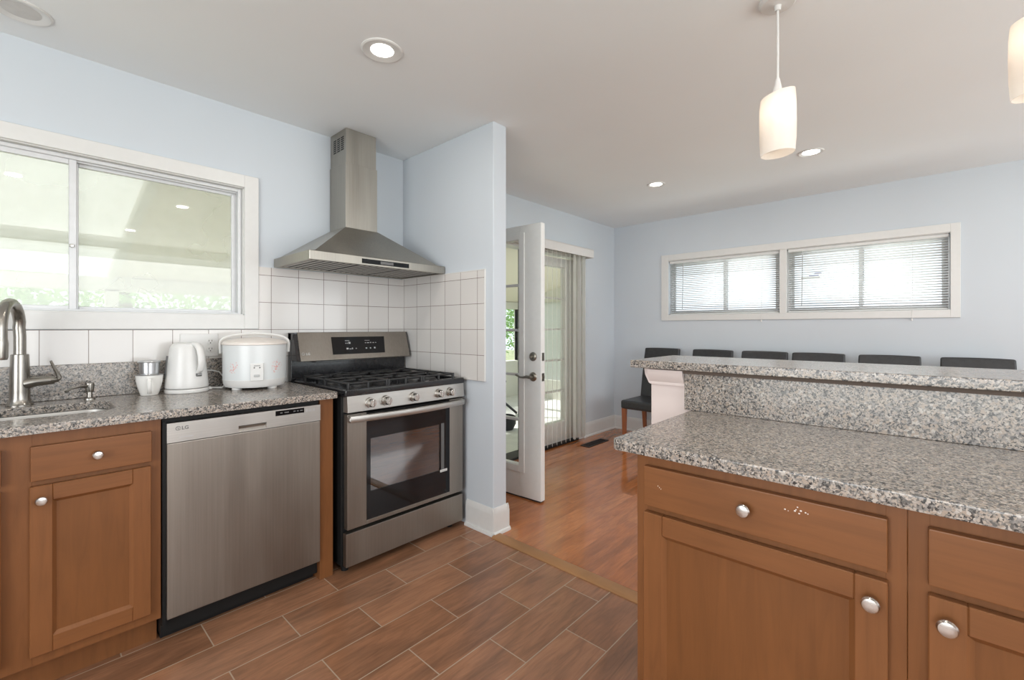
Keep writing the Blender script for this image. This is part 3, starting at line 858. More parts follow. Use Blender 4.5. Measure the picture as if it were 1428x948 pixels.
# soap dispenser
t = thing('soap_dispenser', 'small brushed nickel soap pump on the worktop right of the tap', 'soap dispenser', (.198, 2.69, ZC))
m = MB(); m.lathe([(0, 0), (.019, 0), (.018, .006), (.010, .010), (.009, .03), (.0085, .033), (0, .033)], (.198, 2.69, ZC), 20); obj('dispenser_base', m, M['faucet'], t)
m = MB(); m.lathe([(0, 0), (.013, .001), (.0145, .01), (.0160, .034), (.014, .040), (0, .041)], (.198, 2.69, ZC + .033), 20)
m.tube([(.190, 2.683, ZC + .060), (.165, 2.655, ZC + .063), (.135, 2.622, ZC + .060), (.120, 2.605, ZC + .050)], [.007, .006, .005, .0045], 10); obj('pump_spout', m, M['faucet'], t)

# ------------------------------------------------------------------ base cabinets, left run
def knob(xf, u, w, n0, par, r=.0150):
    m = MB(xf); m.lathe([(0, 0), (.006, 0), (.0055, .012), (.007, .014), (r, .019), (r * 1.02, .023), (r * .85, .0275), (0, .030)], (u, n0, w), 24, 'y')
    return obj('knob', m, M['nickel'], par)
def door_panel(xf, u0, u1, w0, w1, par, st=.052, knob_at=None, name='door', tb=.0):
    m = MB(xf); n0, n1 = .001, .020
    m.box(u0, u0 + st, n0, n1, w0, w1, .002, 1, mi=0); m.box(u1 - st, u1, n0, n1, w0, w1, .002, 1, mi=0)
    m.box(u0 + st, u1 - st, n0, n1, w1 - st, w1, .002, 1, mi=1); m.box(u0 + st, u1 - st, n0, n1, w0, w0 + st, .002, 1, mi=1)
    # sloped inner moulding
    i0, i1, j0, j1 = u0 + st - .001, u1 - st + .001, w0 + st - .001, w1 - st + .001; e = .010
    V = [(i0, n1 - .001, j0), (i1, n1 - .001, j0), (i1, n1 - .001, j1), (i0, n1 - .001, j1), (i0 + e, .010, j0 + e), (i1 - e, .010, j0 + e), (i1 - e, .010, j1 - e), (i0 + e, .010, j1 - e)]
    m.raw(V, [(0, 1, 5, 4), (1, 2, 6, 5), (2, 3, 7, 6), (3, 0, 4, 7)], mi=0)
    m.box(u0 + st - .002, u1 - st + .002, n0, .010, w0 + st - .002, w1 - st + .002, mi=2)
    o = obj(name, m, [M['cabv'], M['cabh'], M['cabp']], par)
    if knob_at: knob(xf, knob_at[0], knob_at[1], n1, o)
    return o
def drawer_front(xf, u0, u1, w0, w1, par, knob_at=None):
    m = MB(xf); m.box(u0, u1, .001, .020, w0, w1, .003, 2)
    o = obj('drawer', m, M['cabh'], par)
    if knob_at: knob(xf, knob_at[0], knob_at[1], .020, o)
    return o
YF = 2.155
xf = fr_left(YF)
def base_cabinet(xf, u0, u1, depth, top, par, toe=.11, toe_in=.07):
    m = MB(xf)
    m.box(u0, u1, -depth, -.019, toe, top - .001)                       # carcass
    m.box(u0 + .002, u1 - .002, -depth, -toe_in, 0, toe)                      # plinth
    return obj('carcass', m, M['cabv'], par)
def face_frame(xf, u0, u1, w0, w1, stiles, rails, par):
    m = MB(xf)
    for a, b_ in stiles: m.box(a, b_, -.019, 0, w0, w1, .001, 1)
    for a, b_, c, d in rails: m.box(a, b_, -.019, -.0005, c, d, .0)
    return obj('face_frame', m, [M['cabv'], M['cabh']], par)
ct = ZC - TC
t = thing('sink_cabinet', 'brown wooden sink base cabinet with drawer front and framed door left of the dishwasher', 'cabinet', (0, 2.45, 0))
c0, c1 = -.392, .358
m = MB(xf)   # carcass as boards so that the basin hangs free inside
m.box(c0, c0 + .018, -.62, -.019, .11, ct - .001); m.box(c1 - .018, c1, -.62, -.019, .11, ct - .001)
m.box(c0 + .018, c1 - .018, -.62, -.60, .11, ct - .001); m.box(c0 + .018, c1 - .018, -.60, -.019, .11, .13)
m.box(c0 + .002, c1 - .002, -.62, -.070, 0, .11)
obj('carcass', m, M['cabv'], t)
face_frame(xf, c0, c1, .11, ct - .001, [(c0, c0 + .045), (-.052, .021), (c1 - .045, c1)], [(c0, c1, ct - .046, ct - .0015), (c0, c1, .700, .735), (c0, c1, .1105, .16)], t)
d = drawer_front(xf, .017, .328, .720, .834, t, (.177, .779))
drawer_front(xf, -.358, -.046, .720, .834, t, (-.205, .779))
door_panel(xf, .015, .326, .147, .703, t, .053, (.041, .658))
door_panel(xf, -.358, -.046, .147, .703, t, .053, (-.072, .658))
t = thing('corner_cabinet', 'brown wooden base cabinet left of the sink cabinet', 'cabinet', (-1.3, 2.45, 0))
base_cabinet(xf, XB + .03, c0 - .002, .62, ct, t)
face_frame(xf, XB + .03, c0 - .002, .11, ct - .001, [(XB + .03, XB + .08), (-1.35, -1.30), (c0 - .047, c0 - .002)], [(XB + .03, c0 - .002, ct - .046, ct - .0015), (XB + .03, c0 - .002, .700, .735), (XB + .03, c0 - .002, .1105, .16)], t)
for a, b_ in ((-1.31, -.43), (-2.22, -1.34)):
    drawer_front(xf, a, b_, .720, .834, t, ((a + b_) / 2, .779)); door_panel(xf, a, b_, .147, .703, t, .053, (b_ - .03, .658))
m = MB(); m.box(.9725, 1.038, YF, 2.785, 0, ct - .001, .001, 1)
tag(obj('end_panel', m, M['cabv']), 'narrow brown wooden end panel between dishwasher and range', 'panel')

# ------------------------------------------------------------------ dishwasher
t = thing('dishwasher', 'stainless steel dishwasher built in under the granite worktop', 'dishwasher', (.67, 2.45, 0))
yd = 2.140
m = MB(); m.box(.361, .969, yd + .040, 2.74, .03, ct - .004); m.box(.362, .968, yd + .02, yd + .045, .856, ct - .003); m.box(.362, .373, yd + .012, yd + .045, .075, .86)
m.box(.365, .965, yd + .075, 2.70, 0, .04)
obj('tub', m, M['blackm'], t)
m = MB(); m.box(.374, .968, yd, yd + .038, .098, .7755, .004, 2); dd = obj('door', m, M['steel'], t)
m = MB()
wx0, wx1, wz0, wz1 = .618, .728, .781, .806
wall_cells(m, 'y', yd - .001, yd + .038, 0, 0, (.374, .968), (.7775, .853), [(wx0, wx1, wz0, wz1)])
cp = obj('control_panel', m, M['steell'], t, smooth=False)
m = MB(); m.box(wx0, wx1, yd + .018, yd + .022, wz0, wz1); m.prism([(yd - .0005, wz0), (yd + .017, wz0 + .001), (yd + .017, wz1 - .004), (yd + .010, wz1 - .008)], wx0, wx1, axis='x')
obj('pocket_handle', m, M['nickel'], cp)
m = MB(); m.box(.765, .891, yd - .0018, yd - .0009, .826, .848)
for (a, b_) in ((.785, .795), (.803, .822), (.842, .852), (.858, .866), (.872, .884)): m.box(a, b_, yd - .0022, yd - .0018, .835, .840, mi=1)
obj('display', m, [M['glassblack'], M['grey']], cp, smooth=False)
m = MB(); m.box(.413, .459, yd - .0016, yd - .0009, .7935, .7965); obj('model_marking', m, M['lgrey'], cp)
m = MB()
for k in range(6): m.box(.770 + k * .0205, .784 + k * .0205, yd - .0016, yd - .0009, .815, .8175)
for (a, b_, c, d) in ((.900, .906, .828, .840), (.912, .926, .828, .832), (.912, .926, .836, .838), (.934, .940, .828, .840)): m.box(a, b_, yd - .0016, yd - .0009, c, d)
obj('printed_marks', m, M['lgrey'], cp)
def lg_logo(x, y, z, r, mat, par):
    m = MB(); ring = [(x + r * cos(a), y - .0008, z + r * sin(a)) for a in [radians(20) + radians(320) * k / 24 for k in range(25)]]
    m.tube(ring, r * .13, 6); m.tube([(x + r * .35, y - .0008, z), (x + r * .9, y - .0008, z)], r * .11, 6)
    m.tube([(x, y - .0008, z + r * .5), (x, y - .0008, z - r * .5), (x + r * .35, y - .0008, z - r * .5)], r * .11, 6); m.lathe([(0, -.001), (r * .15, -.001), (r * .15, 0)], (x - r * .42, y, z + r * .35), 10, 'y')
    obj('logo_emblem', m, mat, par)
lg_logo(.409, yd - .001, .831, .0075, M['grey'], cp)
text_mesh('logo_lettering', 'LG', .019, face_y(.420, yd - .0012, .8245), M['grey'], cp, bold=.0004)

# ------------------------------------------------------------------ gas range
RX0, RX1, RY = 1.072, 1.830, 2.090
t = thing('gas_range', 'stainless steel and black freestanding gas range beneath the hood', 'stove', ((RX0 + RX1) / 2, 2.43, 0))
m = MB(); m.box(RX0 - .004, RX1 + .002, RY + .040, 2.765, .035, .878, .002, 1)
for a in (RX0 + .03, RX1 - .05):
    for b_ in (RY + .07, 2.70): m.cyl((a, b_, 0), .018, .036)
obj('body', m, M['blackm'], t)
m = MB()   # cooktop with raised rim
m.box(RX0 - .004, RX1 + .006, RY + .012, 2.765, .878, .900, .004, 2)
m.box(RX0 - .004, RX1 + .006, RY - .006, RY + .034, .882, .917, .006, 3); m.box(RX0 - .004, RX0 + .018, RY + .03, 2.70, .898, .917, .005, 2); m.box(RX1 - .016, RX1 + .006, RY + .03, 2.70, .898, .917, .005, 2)
obj('cooktop', m, M['black'], t)
# slanted control panel
m = MB(); m.prism([(RY - .008, .802), (RY + .05, .800), (RY + .05, .884), (RY - .001, .884)], RX0 + .006, RX1 + .004, axis='x', bev=.002); cp = obj('control_panel', m, M['steell'], t)
for kx in (1.197, 1.290, 1.463, 1.637, 1.722):
    m = MB(); yk = RY - .004
    m.lathe([(0, -.010), (.0245, -.010), (.0268, -.004), (.0268, .0), (0, .0)], (kx, yk, .841), 28, 'y')
    m.lathe([(0, -.038), (.0175, -.038), (.0205, -.033), (.022, -.010), (0, -.010)], (kx, yk, .841), 28, 'y')
    m.box(kx - .0055, kx + .0055, yk - .044, yk - .034, .841 - .020, .841 + .020, .003, 2)
    k_ = obj('control_knob', m, M['nickel'], cp)
# oven door
m = MB()
m.box(RX0 + .008, 1.184, RY, RY + .038, .222, .792, .003, 2); m.box(1.726, RX1, RY, RY + .038, .222, .792, .003, 2); m.box(1.184, 1.726, RY, RY + .038, .222, .243, .002, 1)
od = obj('oven_door', m, M['steel'], t)
m = MB(); m.box(1.184, 1.726, RY + .002, RY + .036, .766, .790, .002, 1)
for k in range(3): m.box(1.195, 1.715, RY + .000, RY + .003, .769 + k * .007, .772 + k * .007)
obj('vent_strip', m, M['blackm'], od)
m = MB(); wall_cells(m, 'y', RY + .001, RY + .012, 0, 0, (1.184, 1.726), (.243, .766), [(1.206, 1.652, .385, .655)])
obj('black_glass', m, M['glassblack'], od, smooth=False)
m = MB(); m.box(1.205, 1.653, RY + .004, RY + .008, .384, .656); obj('oven_window', m, M['ovenglass'], od)
m = MB(); m.box(1.206, 1.652, RY + .30, RY + .302, .385, .655)
m2 = MB()   # oven cavity seen through the window
m2.box(1.19, 1.67, RY + .0385, RY + .0395, .37, .384); m2.box(1.19, 1.67, RY + .0385, RY + .0395, .656, .67)
m.bm.free()
m = MB(); m.box(1.662, 1.684, RY + .0003, RY + .0012, .384, .660); obj('side_reveal', m, M['grey'], od)
m2.bm.free()
m = MB()
for zz in (.49, .585):
    m.tube([(1.21, RY + .018, zz), (1.648, RY + .018, zz)], .0022, 6)
obj('rack', m, M['nickel'], od)
m = MB(); m.box(1.655, 1.706, RY - .0005, RY + .001, .374, .388, .0); obj('sticker', m, M['white'], od)
m = MB(); m.box(1.661, 1.700, RY - .0009, RY - .0004, .3775, .3815); obj('sticker_print', m, M['lgrey'], od)
# bowed handle
m = MB(); pts = []
for k in range(21):
    s_ = k / 20; xx = RX0 + .012 + s_ * (RX1 - RX0 - .020); pts.append((xx, RY - .018 - .040 * sin(pi * s_) ** .7, .771))
b = bmesh.new(); rr = []
for (xx, yy, zz) in pts:
    rr.append([b.verts.new((xx, yy + dy, zz + dz)) for dy, dz in ((-.004, -.015), (-.008, -.008), (-.009, .004), (-.006, .015), (.004, .018), (.006, 0), (.004, -.017))])
for A, B_ in zip(rr[:-1], rr[1:]):
    for k in range(7): b.faces.new((A[k], A[(k + 1) % 7], B_[(k + 1) % 7], B_[k]))
b.faces.new(rr[0]); b.faces.new(rr[-1][::-1])
m._add(b)
for xx in (RX0 + .018, RX1 - .020): m.box(xx - .010, xx + .012, RY - .026, RY + .002, .761, .781, .003, 1)
obj('oven_handle', m, M['steell'], od)
# drawer
m = MB(); m.box(RX0 + .002, RX1 - .002, RY, RY + .036, .040, .205, .003, 2)
obj('warming_drawer', m, M['steel'], t)
# backguard
yb = 2.700
m = MB()
m.box(RX0 - .006, RX1 + .018, 2.740, 2.785, .60, 1.192, .004, 2)
m.prism([(2.716, 1.150), (2.785, 1.150), (2.785, 1.192), (2.716, 1.192)], RX0 - .006, RX1 + .018, axis='x')
m.prism([(2.668, 1.030), (2.718, 1.192), (2.745, 1.192), (2.745, 1.030)], RX0 - .004, RX0 + .018, axis='x'); m.prism([(2.668, 1.030), (2.718, 1.192), (2.745, 1.192), (2.745, 1.030)], RX1 - .002, RX1 + .017, axis='x')
m.box(RX0 + .010, RX1 + .010, 2.700, 2.745, .898, .925, .003, 1)
m.box(RX0 + .12, RX1 - .14, 2.700, 2.745, 1.012, 1.022, .002, 1)
bg = obj('backguard', m, M['black'], t)
sl = Vector((0, 2.718 - 2.668, 1.192 - 1.030)).normalized()
m = MB(); m.prism([(2.662, 1.028), (2.714, 1.194), (2.742, 1.194), (2.742, 1.024), (2.664, 1.022)], RX0 + .018, RX1 - .0015 + .012, axis='x', bev=.002)
bp_ = obj('backguard_panel', m, M['steel'], bg)
ang = math.atan2(2.714 - 2.662, 1.194 - 1.028)
def slant(x, s_, out=.0015):   # point on the slanted front
    return Vector((x, 2.662 + s_ * sin(ang) - out * cos(ang), 1.028 + s_ * cos(ang) + out * sin(ang)))
m = MB(); vs = []
for out in (.0, .0022):
    for (x, s_) in ((1.287, .030), (1.646, .030), (1.658, .142), (1.290, .142)):
        vs.append(slant(x, s_, out))
m.raw(vs, [(0, 1, 2, 3), (4, 5, 6, 7), (0, 1, 5, 4), (1, 2, 6, 5), (2, 3, 7, 6), (3, 0, 4, 7)])
def mark(x0, x1, s0, s1, out=.003):
    vs = []
    for o_ in (.002, out):
        for (x, s_) in ((x0, s0), (x1, s0), (x1, s1), (x0, s1)): vs.append(slant(x, s_, o_))
    m.raw(vs, [(0, 1, 2, 3), (4, 5, 6, 7), (0, 1, 5, 4), (1, 2, 6, 5), (2, 3, 7, 6), (3, 0, 4, 7)], 1)
for (a, b_, s0, s1) in ((1.375, 1.382, .098, .102), (1.386, 1.392, .098, .102), (1.397, 1.410, .096, .108), (1.375, 1.405, .115, .118), (1.378, 1.392, .060, .070), (1.398, 1.412, .060, .064), (1.415, 1.422, .060, .070), (1.440, 1.448, .062, .067),
                       (1.51, 1.518, .098, .102), (1.525, 1.54, .098, .102), (1.548, 1.556, .098, .104), (1.565, 1.575, .098, .102), (1.585, 1.592, .098, .102), (1.51, 1.52, .060, .068), (1.54, 1.548, .060, .068), (1.57, 1.58, .060, .070), (1.51, 1.545, .115, .117)):
    mark(a, b_, s0, s1)
obj('display', m, [M['glassblack'], M['lgrey']], bp_, smooth=False)
p = slant(1.128, .030, .002)
rotm = Matrix.Translation(slant(1.124, .034, .0018)) @ Matrix.Rotation(pi / 2 - ang, 4, 'X')
text_mesh('logo_lettering', 'LG', .020, rotm, M['white'], bp_, bold=.0004)
m = MB(); c_ = slant(1.108, .041, .002); up_ = Vector((0, sin(ang), cos(ang)))
m.tube([c_ + Vector((1, 0, 0)) * .008 * cos(a) + up_ * .008 * sin(a) for a in [2 * pi * k / 20 for k in range(20)]], .0011, 6, closed=True)
m.tube([c_ + up_ * .004, c_ - up_ * .004, c_ - up_ * .004 + Vector((.003, 0, 0))], .0009, 6); m.tube([c_ + Vector((.003, 0, 0)), c_ + Vector((.007, 0, 0))], .0009, 6)
obj('logo_emblem', m, M['white'], bp_)
# burners and grates
for (bx, by, br_) in ((1.225, 2.245, .046), (1.225, 2.555, .038), (1.452, 2.40, .050), (1.680, 2.245, .052), (1.680, 2.555, .038)):
    m = MB(); m.lathe([(0, 0), (br_ + .010, 0), (br_ + .008, .006), (br_, .009), (br_ * .95, .016), (br_ * .9, .019), (0, .020)], (bx, by, .900), 24)
    obj('burner', m, M['iron'], t)
def grate(u0, u1):
    m = MB(); v0, v1, z = 2.145, 2.655, .938; r = .0062
    def bar(*p): m.tube(p, r, 8)
    for yy in (v0, v1, (v0 + v1) / 2): bar((u0, yy, z), (u1, yy, z))
    for xx in (u0, u1): bar((xx, v0, z), (xx, v1, z))
    uc = (u0 + u1) / 2
    for yc in (v0 + .115, v1 - .115):
        for sx in (-1, 1):
            bar((uc + sx * .022, yc, z + .003), (uc + sx * (u1 - u0) / 2, yc, z + .001))
        for sy in (-1, 1):
            bar((uc, yc + sy * .022, z + .003), (uc, yc + sy * .115, z + .001))
    for xx in (u0, u1):
        for yy in (v0, (v0 + v1) / 2, v1):
            m.tube([(xx, yy, .9015), (xx, yy, z + .006)], .0085, 8)
    for yy in (v0, v1): m.tube([(uc, yy, .9015), (uc, yy, z + .003)], .0075, 8)
    obj('grate', m, M['iron'], t)
grate(1.112, 1.332); grate(1.346, 1.562); grate(1.576, 1.796)

# ------------------------------------------------------------------ range hood
HX0, HX1, HY0, HY1 = .989, 1.868, 2.310, 2.789
t = thing('range_hood', 'stainless steel chimney hood on the wall above the gas range', 'range hood', (1.43, 2.79, 1.57))
m = MB()
wall = .02
m.box(HX0, HX1, HY0, HY0 + wall, 1.573, 1.621, .002, 1); m.box(HX0, HX0 + wall, HY0 + wall, HY1, 1.573, 1.621); m.box(HX1 - wall, HX1, HY0 + wall, HY1, 1.573, 1.621); m.box(HX0 + wall, HX1 - wall, HY1 - wall, HY1, 1.573, 1.621)
CX0, CX1, CY0 = 1.323, 1.538, 2.583
lo = [(HX0 + .004, HY0 + .004, 1.6205), (HX1 - .006, HY0 + .004, 1.6205), (HX1 - .006, HY1, 1.6205), (HX0 + .004, HY1, 1.6205)]
lo = [(HX0 + .028, HY0 + .006, 1.6215), (HX1 - .05, HY0 + .006, 1.6215), (HX1 - .05, HY1, 1.6215), (HX0 + .012, HY1, 1.6215)]
hi = [(CX0 - .002, CY0 - .002, 1.832), (CX1 + .002, CY0 - .002, 1.832), (CX1 + .002, HY1, 1.832), (CX0 - .002, HY1, 1.832)]
m.raw(lo + hi, [(0, 1, 5, 4), (1, 2, 6, 5), (2, 3, 7, 6), (3, 0, 4, 7), (4, 5, 6, 7)])
m.raw([(HX0, HY0, 1.6208), (HX1, HY0, 1.6208), (HX1, HY1, 1.6208), (HX0, HY1, 1.6208), (HX0 + .001, HY0 + .001, 1.6218), (HX1 - .001, HY0 + .001, 1.6218), (HX1 - .001, HY1, 1.6218), (HX0 + .001, HY1, 1.6218)],
      [(0, 1, 2, 3), (4, 5, 6, 7), (0, 1, 5, 4), (1, 2, 6, 5), (2, 3, 7, 6), (3, 0, 4, 7)])
obj('canopy', m, M['steelv'], t, smooth=False)
m = MB(); m.box(CX0 + .001, CX1 - .001, CY0 + .001, HY1, 1.832, 2.230, .001, 1); obj('chimney_lower', m, M['steelv'], t)
m = MB(); m.box(CX0 + .006, CX1 - .006, CY0 + .006, HY1, 2.228, HC - .001, .001, 1); cu_ = obj('chimney_upper', m, M['steelv'], t)
m = MB()
for c in range(3):
    for r in range(7):
        y_ = 2.618 + c * .048
        m.box(CX0 + .0050, CX0 + .0065, y_, y_ + .036, 2.315 + r * .0125, 2.3218 + r * .0125)
obj('vent_slots', m, M['slot'], cu_)
m = MB()
for k in range(3):
    a = HX0 + .03 + k * .275
    for q in range(7): m.box(a + .006 + q * .0375, a + .026 + q * .0375, HY0 + .045, HY1 - .045, 1.5765, 1.5785)
obj('baffle_filter', m, M['steell'], t)
m = MB(); m.box(HX0 + .02, HX1 - .02, HY0 + .02, HY1 - .02, 1.5787, 1.582); obj('filter_tray', m, M['slot'], t)
m = MB(); m.box(1.279, 1.589, HY0 - .0012, HY0 + .001, 1.583, 1.609); cp = obj('control_strip', m, M['glassblack'], t)
m = MB(); m.box(1.395, 1.480, HY0 - .0018, HY0 - .001, 1.588, 1.604); obj('display', m, M['grey'], cp)

# ------------------------------------------------------------------ things on the worktop
cx_, cy_ = .400, 2.665
t = thing('coffee_cup', 'white ceramic cup with its handle facing the room, holding a metal coffee filter', 'cup', (cx_, cy_, ZC))
m = MB(); m.lathe([(0, .002), (.030, 0), (.033, .002), (.038, .018), (.0455, .045), (.050, .070), (.0515, .094), (.0485, .094), (.047, .070), (.0425, .045), (.035, .02), (0, .012)], (cx_, cy_, ZC), 36)
obj('cup_body', m, M['ceramic'], t)
dirc = Vector((-cx_, -cy_, 0)).normalized()
m = MB()
def hp(r, z): return (cx_ + dirc.x * r, cy_ + dirc.y * r, ZC + z)
m.tube([hp(.047, .078), hp(.064, .080), hp(.074, .068), hp(.074, .045), hp(.066, .026), hp(.052, .014), hp(.034, .014)], .0058, 10, flat=(1.35, .8)); obj('handle', m, M['ceramic'], t)
t = thing('coffee_filter', 'small lidded aluminium drip coffee filter sitting on the white cup', 'coffee filter', (cx_, cy_, ZC + .0945))
m = MB(); m.lathe([(0, 0), (.054, 0), (.056, .002), (.054, .003), (.036, .003), (.035, .006), (0, .006)], (cx_, cy_, ZC + .0948), 36); obj('filter_saucer', m, M['tinmetal'], t)
m = MB(); m.lathe([(.0355, .0), (.037, .002), (.0385, .050), (.040, .052), (0, .052)], (cx_, cy_, ZC + .101), 36); obj('filter_chamber', m, M['tinmetal'], t)
m = MB(); m.lathe([(.043, 0), (.044, .002), (.043, .005), (.030, .010), (0, .012)], (cx_, cy_, ZC + .153), 36); obj('lid', m, M['tinmetal'], t)

# kettle
kx, ky = .545, 2.665
t = thing('electric_kettle', 'white plastic electric kettle on its base between the cup and rice cooker', 'kettle', (kx, ky, ZC))
m = MB(); m.lathe([(0, 0), (.086, 0), (.090, .004), (.090, .014), (.086, .020), (0, .021)], (kx, ky, ZC), 40); m.box(kx + .07, kx + .105, ky - .01, ky + .03, ZC + .002, ZC + .016, .004, 1)
obj('power_base', m, M['white'], t)
m = MB(); m.lathe([(0, 0), (.087, 0), (.089, .006), (.087, .03), (.081, .09), (.0745, .150), (.069, .192), (.064, .205), (.056, .213), (.03, .219), (0, .220)], (kx, ky, ZC + .0235), 44); kb = obj('kettle_body', m, M['white'], t)
# frame on the kettle: direction towards camera, and screen right
f_ = Vector((-kx, -ky, 0)).normalized(); r_ = Vector((-f_.y, f_.x, 0)) 
if r_.x < 0: r_ = -r_
hd = (f_ * .84 + r_ * .54).normalized()
def kp(rad, z, side=0): 
    q = Vector((kx, ky, ZC + .0235 + z)) + hd * rad; return q
m = MB(); m.tube([kp(.048, .212), kp(.075, .206), kp(.094, .185), (kp(.104, .150)), kp(.105, .115), kp(.098, .088), kp(.080, .075)], [.013, .0145, .0145, .014, .0135, .0125, .012], 14, flat=(1.15, .85)); obj('handle', m, M['white'], t)
sd = (-r_ * .95 + f_ * .1).normalized()
m = MB(); q = lambda rad, z: Vector((kx, ky, ZC + .0235 + z)) + sd * rad
m.tube([q(.0855, .045), q(.084, .075), q(.0795, .12), q(.0755, .155)], .010, 10, flat=(.75, .5)); obj('water_gauge', m, M['grey'], t)
sp = -hd
m = MB(); q = lambda rad, z, o=0: Vector((kx, ky, ZC + .0235 + z)) + sp * rad
m.tube([q(.050, .165), q(.070, .190), q(.084, .208)], [.024, .020, .014], 12); obj('spout', m, M['white'], t)
m = MB(); sw = Vector((kx, ky, ZC + .0235 + .062)) + hd * .087
perp = Vector((-hd.y, hd.x, 0))
ms = Matrix.Translation(sw) @ Matrix(((perp.x, hd.x, 0, 0), (perp.y, hd.y, 0, 0), (0, 0, 1, 0), (0, 0, 0, 1)))
m.box(-.012, .012, -.006, .004, -.006, .008, .001, 1, mat=ms); s_ = obj('switch', m, M['grey'], t)
m = MB(); m.box(-.009, .009, .002, .008, .001, .006, .001, 1, mat=ms); obj('switch_tab', m, M['lgrey'], s_)
m = MB(); m.tube([(.648, 2.685, ZC + .008), (.690, 2.655, ZC + .006), (.712, 2.680, ZC + .020), (.715, 2.715, ZC + .055), (.70, 2.738, ZC + .082), (.668, 2.748, ZC + .092), (.640, 2.752, ZC + .092), (.600, 2.755, ZC + .090), (.58, 2.757, ZC + .05), (.60, 2.756, ZC + .0045), (.66, 2.745, ZC + .004), (.72, 2.70, ZC + .004)], .0034, 8)
obj('power_cord', m, M['white'], t)

# rice cooker with printed flowers
rx, ry = .832, 2.608
t = thing('rice_cooker', 'round white rice cooker with pink flower print and carrying handle', 'rice cooker', (rx, ry, ZC))
m, nt, bb = new_mat('rice_cooker_shell')
f_ = Vector((-rx, -ry, 0)).normalized(); r_ = Vector((-f_.y, f_.x, 0))
if r_.x < 0: r_ = -r_
tc = N(nt, 'ShaderNodeTexCoord')
col = None
base = (.66, .685, .69)
masks = []
fl = []
for (sx_, zz, rad) in ((-.100, .112, .032), (-.082, .130, .016), (.098, .118, .036), (.085, .098, .018)):
    fwd = math.sqrt(max(0, .146 ** 2 - sx_ ** 2))
    p_ = r_ * sx_ + f_ * fwd
    fl.append((p_.x, p_.y, zz, rad))
for (px_, py_, pz_, rad) in fl:
    vd = N(nt, 'ShaderNodeVectorMath', operation='DISTANCE'); vd.inputs[1].default_value = (px_, py_, pz_)
    nt.links.new(tc.outputs['Object'], vd.inputs[0])
    mm = N(nt, 'ShaderNodeMapRange'); mm.inputs['From Min'].default_value = rad * .35; mm.inputs['From Max'].default_value = rad; mm.inputs['To Min'].default_value = 1; mm.inputs['To Max'].default_value = 0
    nt.links.new(vd.outputs['Value'], mm.inputs['Value']); masks.append(mm.outputs['Result'])
acc = masks[0]
for k in masks[1:]:
    mx_ = N(nt, 'ShaderNodeMath', operation='MAXIMUM'); nt.links.new(acc, mx_.inputs[0]); nt.links.new(k, mx_.inputs[1]); acc = mx_.outputs[0]
vo = N(nt, 'ShaderNodeTexVoronoi'); vo.inputs['Scale'].default_value = 110; nt.links.new(tc.outputs['Object'], vo.inputs['Vector'])
nf = ramp(nt, vo.outputs['Distance'], [(.25, (1, 1, 1)), (.5, (0, 0, 0))])
ml = N(nt, 'ShaderNodeMath', operation='MULTIPLY'); nt.links.new(acc, ml.inputs[0]); nt.links.new(nf, ml.inputs[1])
nt.links.new(mixc(nt, ml.outputs[0], base, (.72, .30, .27)), bb.inputs['Base Color'])
bb.inputs['Roughness'].default_value = .28
shell = m
m = MB(); m.lathe([(0, .012), (.128, .012), (.138, .016), (.143, .030), (.1445, .048), (.1465, .050), (.1475, .13), (.1475, .222), (.146, .226), (0, .226)], (rx, ry, ZC), 56); obj('cooker_body', m, shell, t)
m = MB(); m.lathe([(.126, .0105), (.136, .013), (.144, .028), (.1463, .0485), (.1475, .0485), (.1475, .051), (.140, .051)], (rx, ry, ZC), 56); obj('bottom_band', m, M['white'], t)
m = MB(); m.lathe([(.148, .226), (.1505, .229), (.150, .236), (.143, .243), (.115, .252), (.07, .259), (.03, .262), (0, .262)], (rx, ry, ZC), 56); lid = obj('lid', m, M['cream'], t)
m = MB(); m.lathe([(0, 0), (.022, 0), (.022, .004), (.018, .006), (0, .006)], (rx + .02, ry + .05, ZC + .258), 20); obj('steam_vent', m, M['cream'], lid)
m = MB(); pts = []
for k in range(15):
    a = pi * k / 14; sx_ = -.156 * cos(a)
    zz = .232 + .050 * (sin(a) ** .75)
    pts.append(Vector((rx, ry, ZC + zz)) + r_ * sx_ + f_ * .01)
pts = [Vector((rx, ry, ZC + .185)) - r_ * .154 + f_ * .005] + pts + [Vector((rx, ry, ZC + .185)) + r_ * .154 + f_ * .005]
m.tube(pts, .0088, 12, flat=(.7, 1.3)); obj('handle', m, M['white'], t)
m = MB()
q = Vector((rx, ry, ZC)) + f_ * .1475
ms = Matrix.Translation(q) @ Matrix(((r_.x, f_.x, 0, 0), (r_.y, f_.y, 0, 0), (0, 0, 1, 0), (0, 0, 0, 1)))
r0 = ms
m.box(-.032 + .010, .032 + .004, -.008, .006, .048, .135, .003, 2, mat=ms); pn = obj('switch_panel', m, M['white'], t)
m = MB()
for a in (-.004, .020): m.lathe([(0, .0055), (.0035, .0055), (.0035, .0075), (0, .0075)], (a, 0, .114), 12, 'y', mat=ms)
m.box(-.006, .022, .0058, .0066, .122, .125, mat=ms); obj('indicator_lamps', m, M['grey'], pn)
m = MB(); m.box(-.006, .020, .004, .012, .068, .080, .003, 2, mat=ms); obj('switch_lever', m, M['lgrey'], pn)
for a in (-.8, .75, 2.4, 3.8):
    m = MB(); p_ = Vector((rx, ry, ZC)) + (f_ * cos(a) + r_ * sin(a)) * .112
    m.cyl((p_.x, p_.y, p_.z), .022, .0125, bev=.002); obj('foot', m, M['white'], t)
m = MB(); p_ = Vector((rx, ry, ZC)) + r_ * .155; m.box(p_.x - .006, p_.x + .006, p_.y - .012, p_.y + .012, ZC + .185, ZC + .220, .002, 1); obj('spoon_holder', m, M['grey'], t)

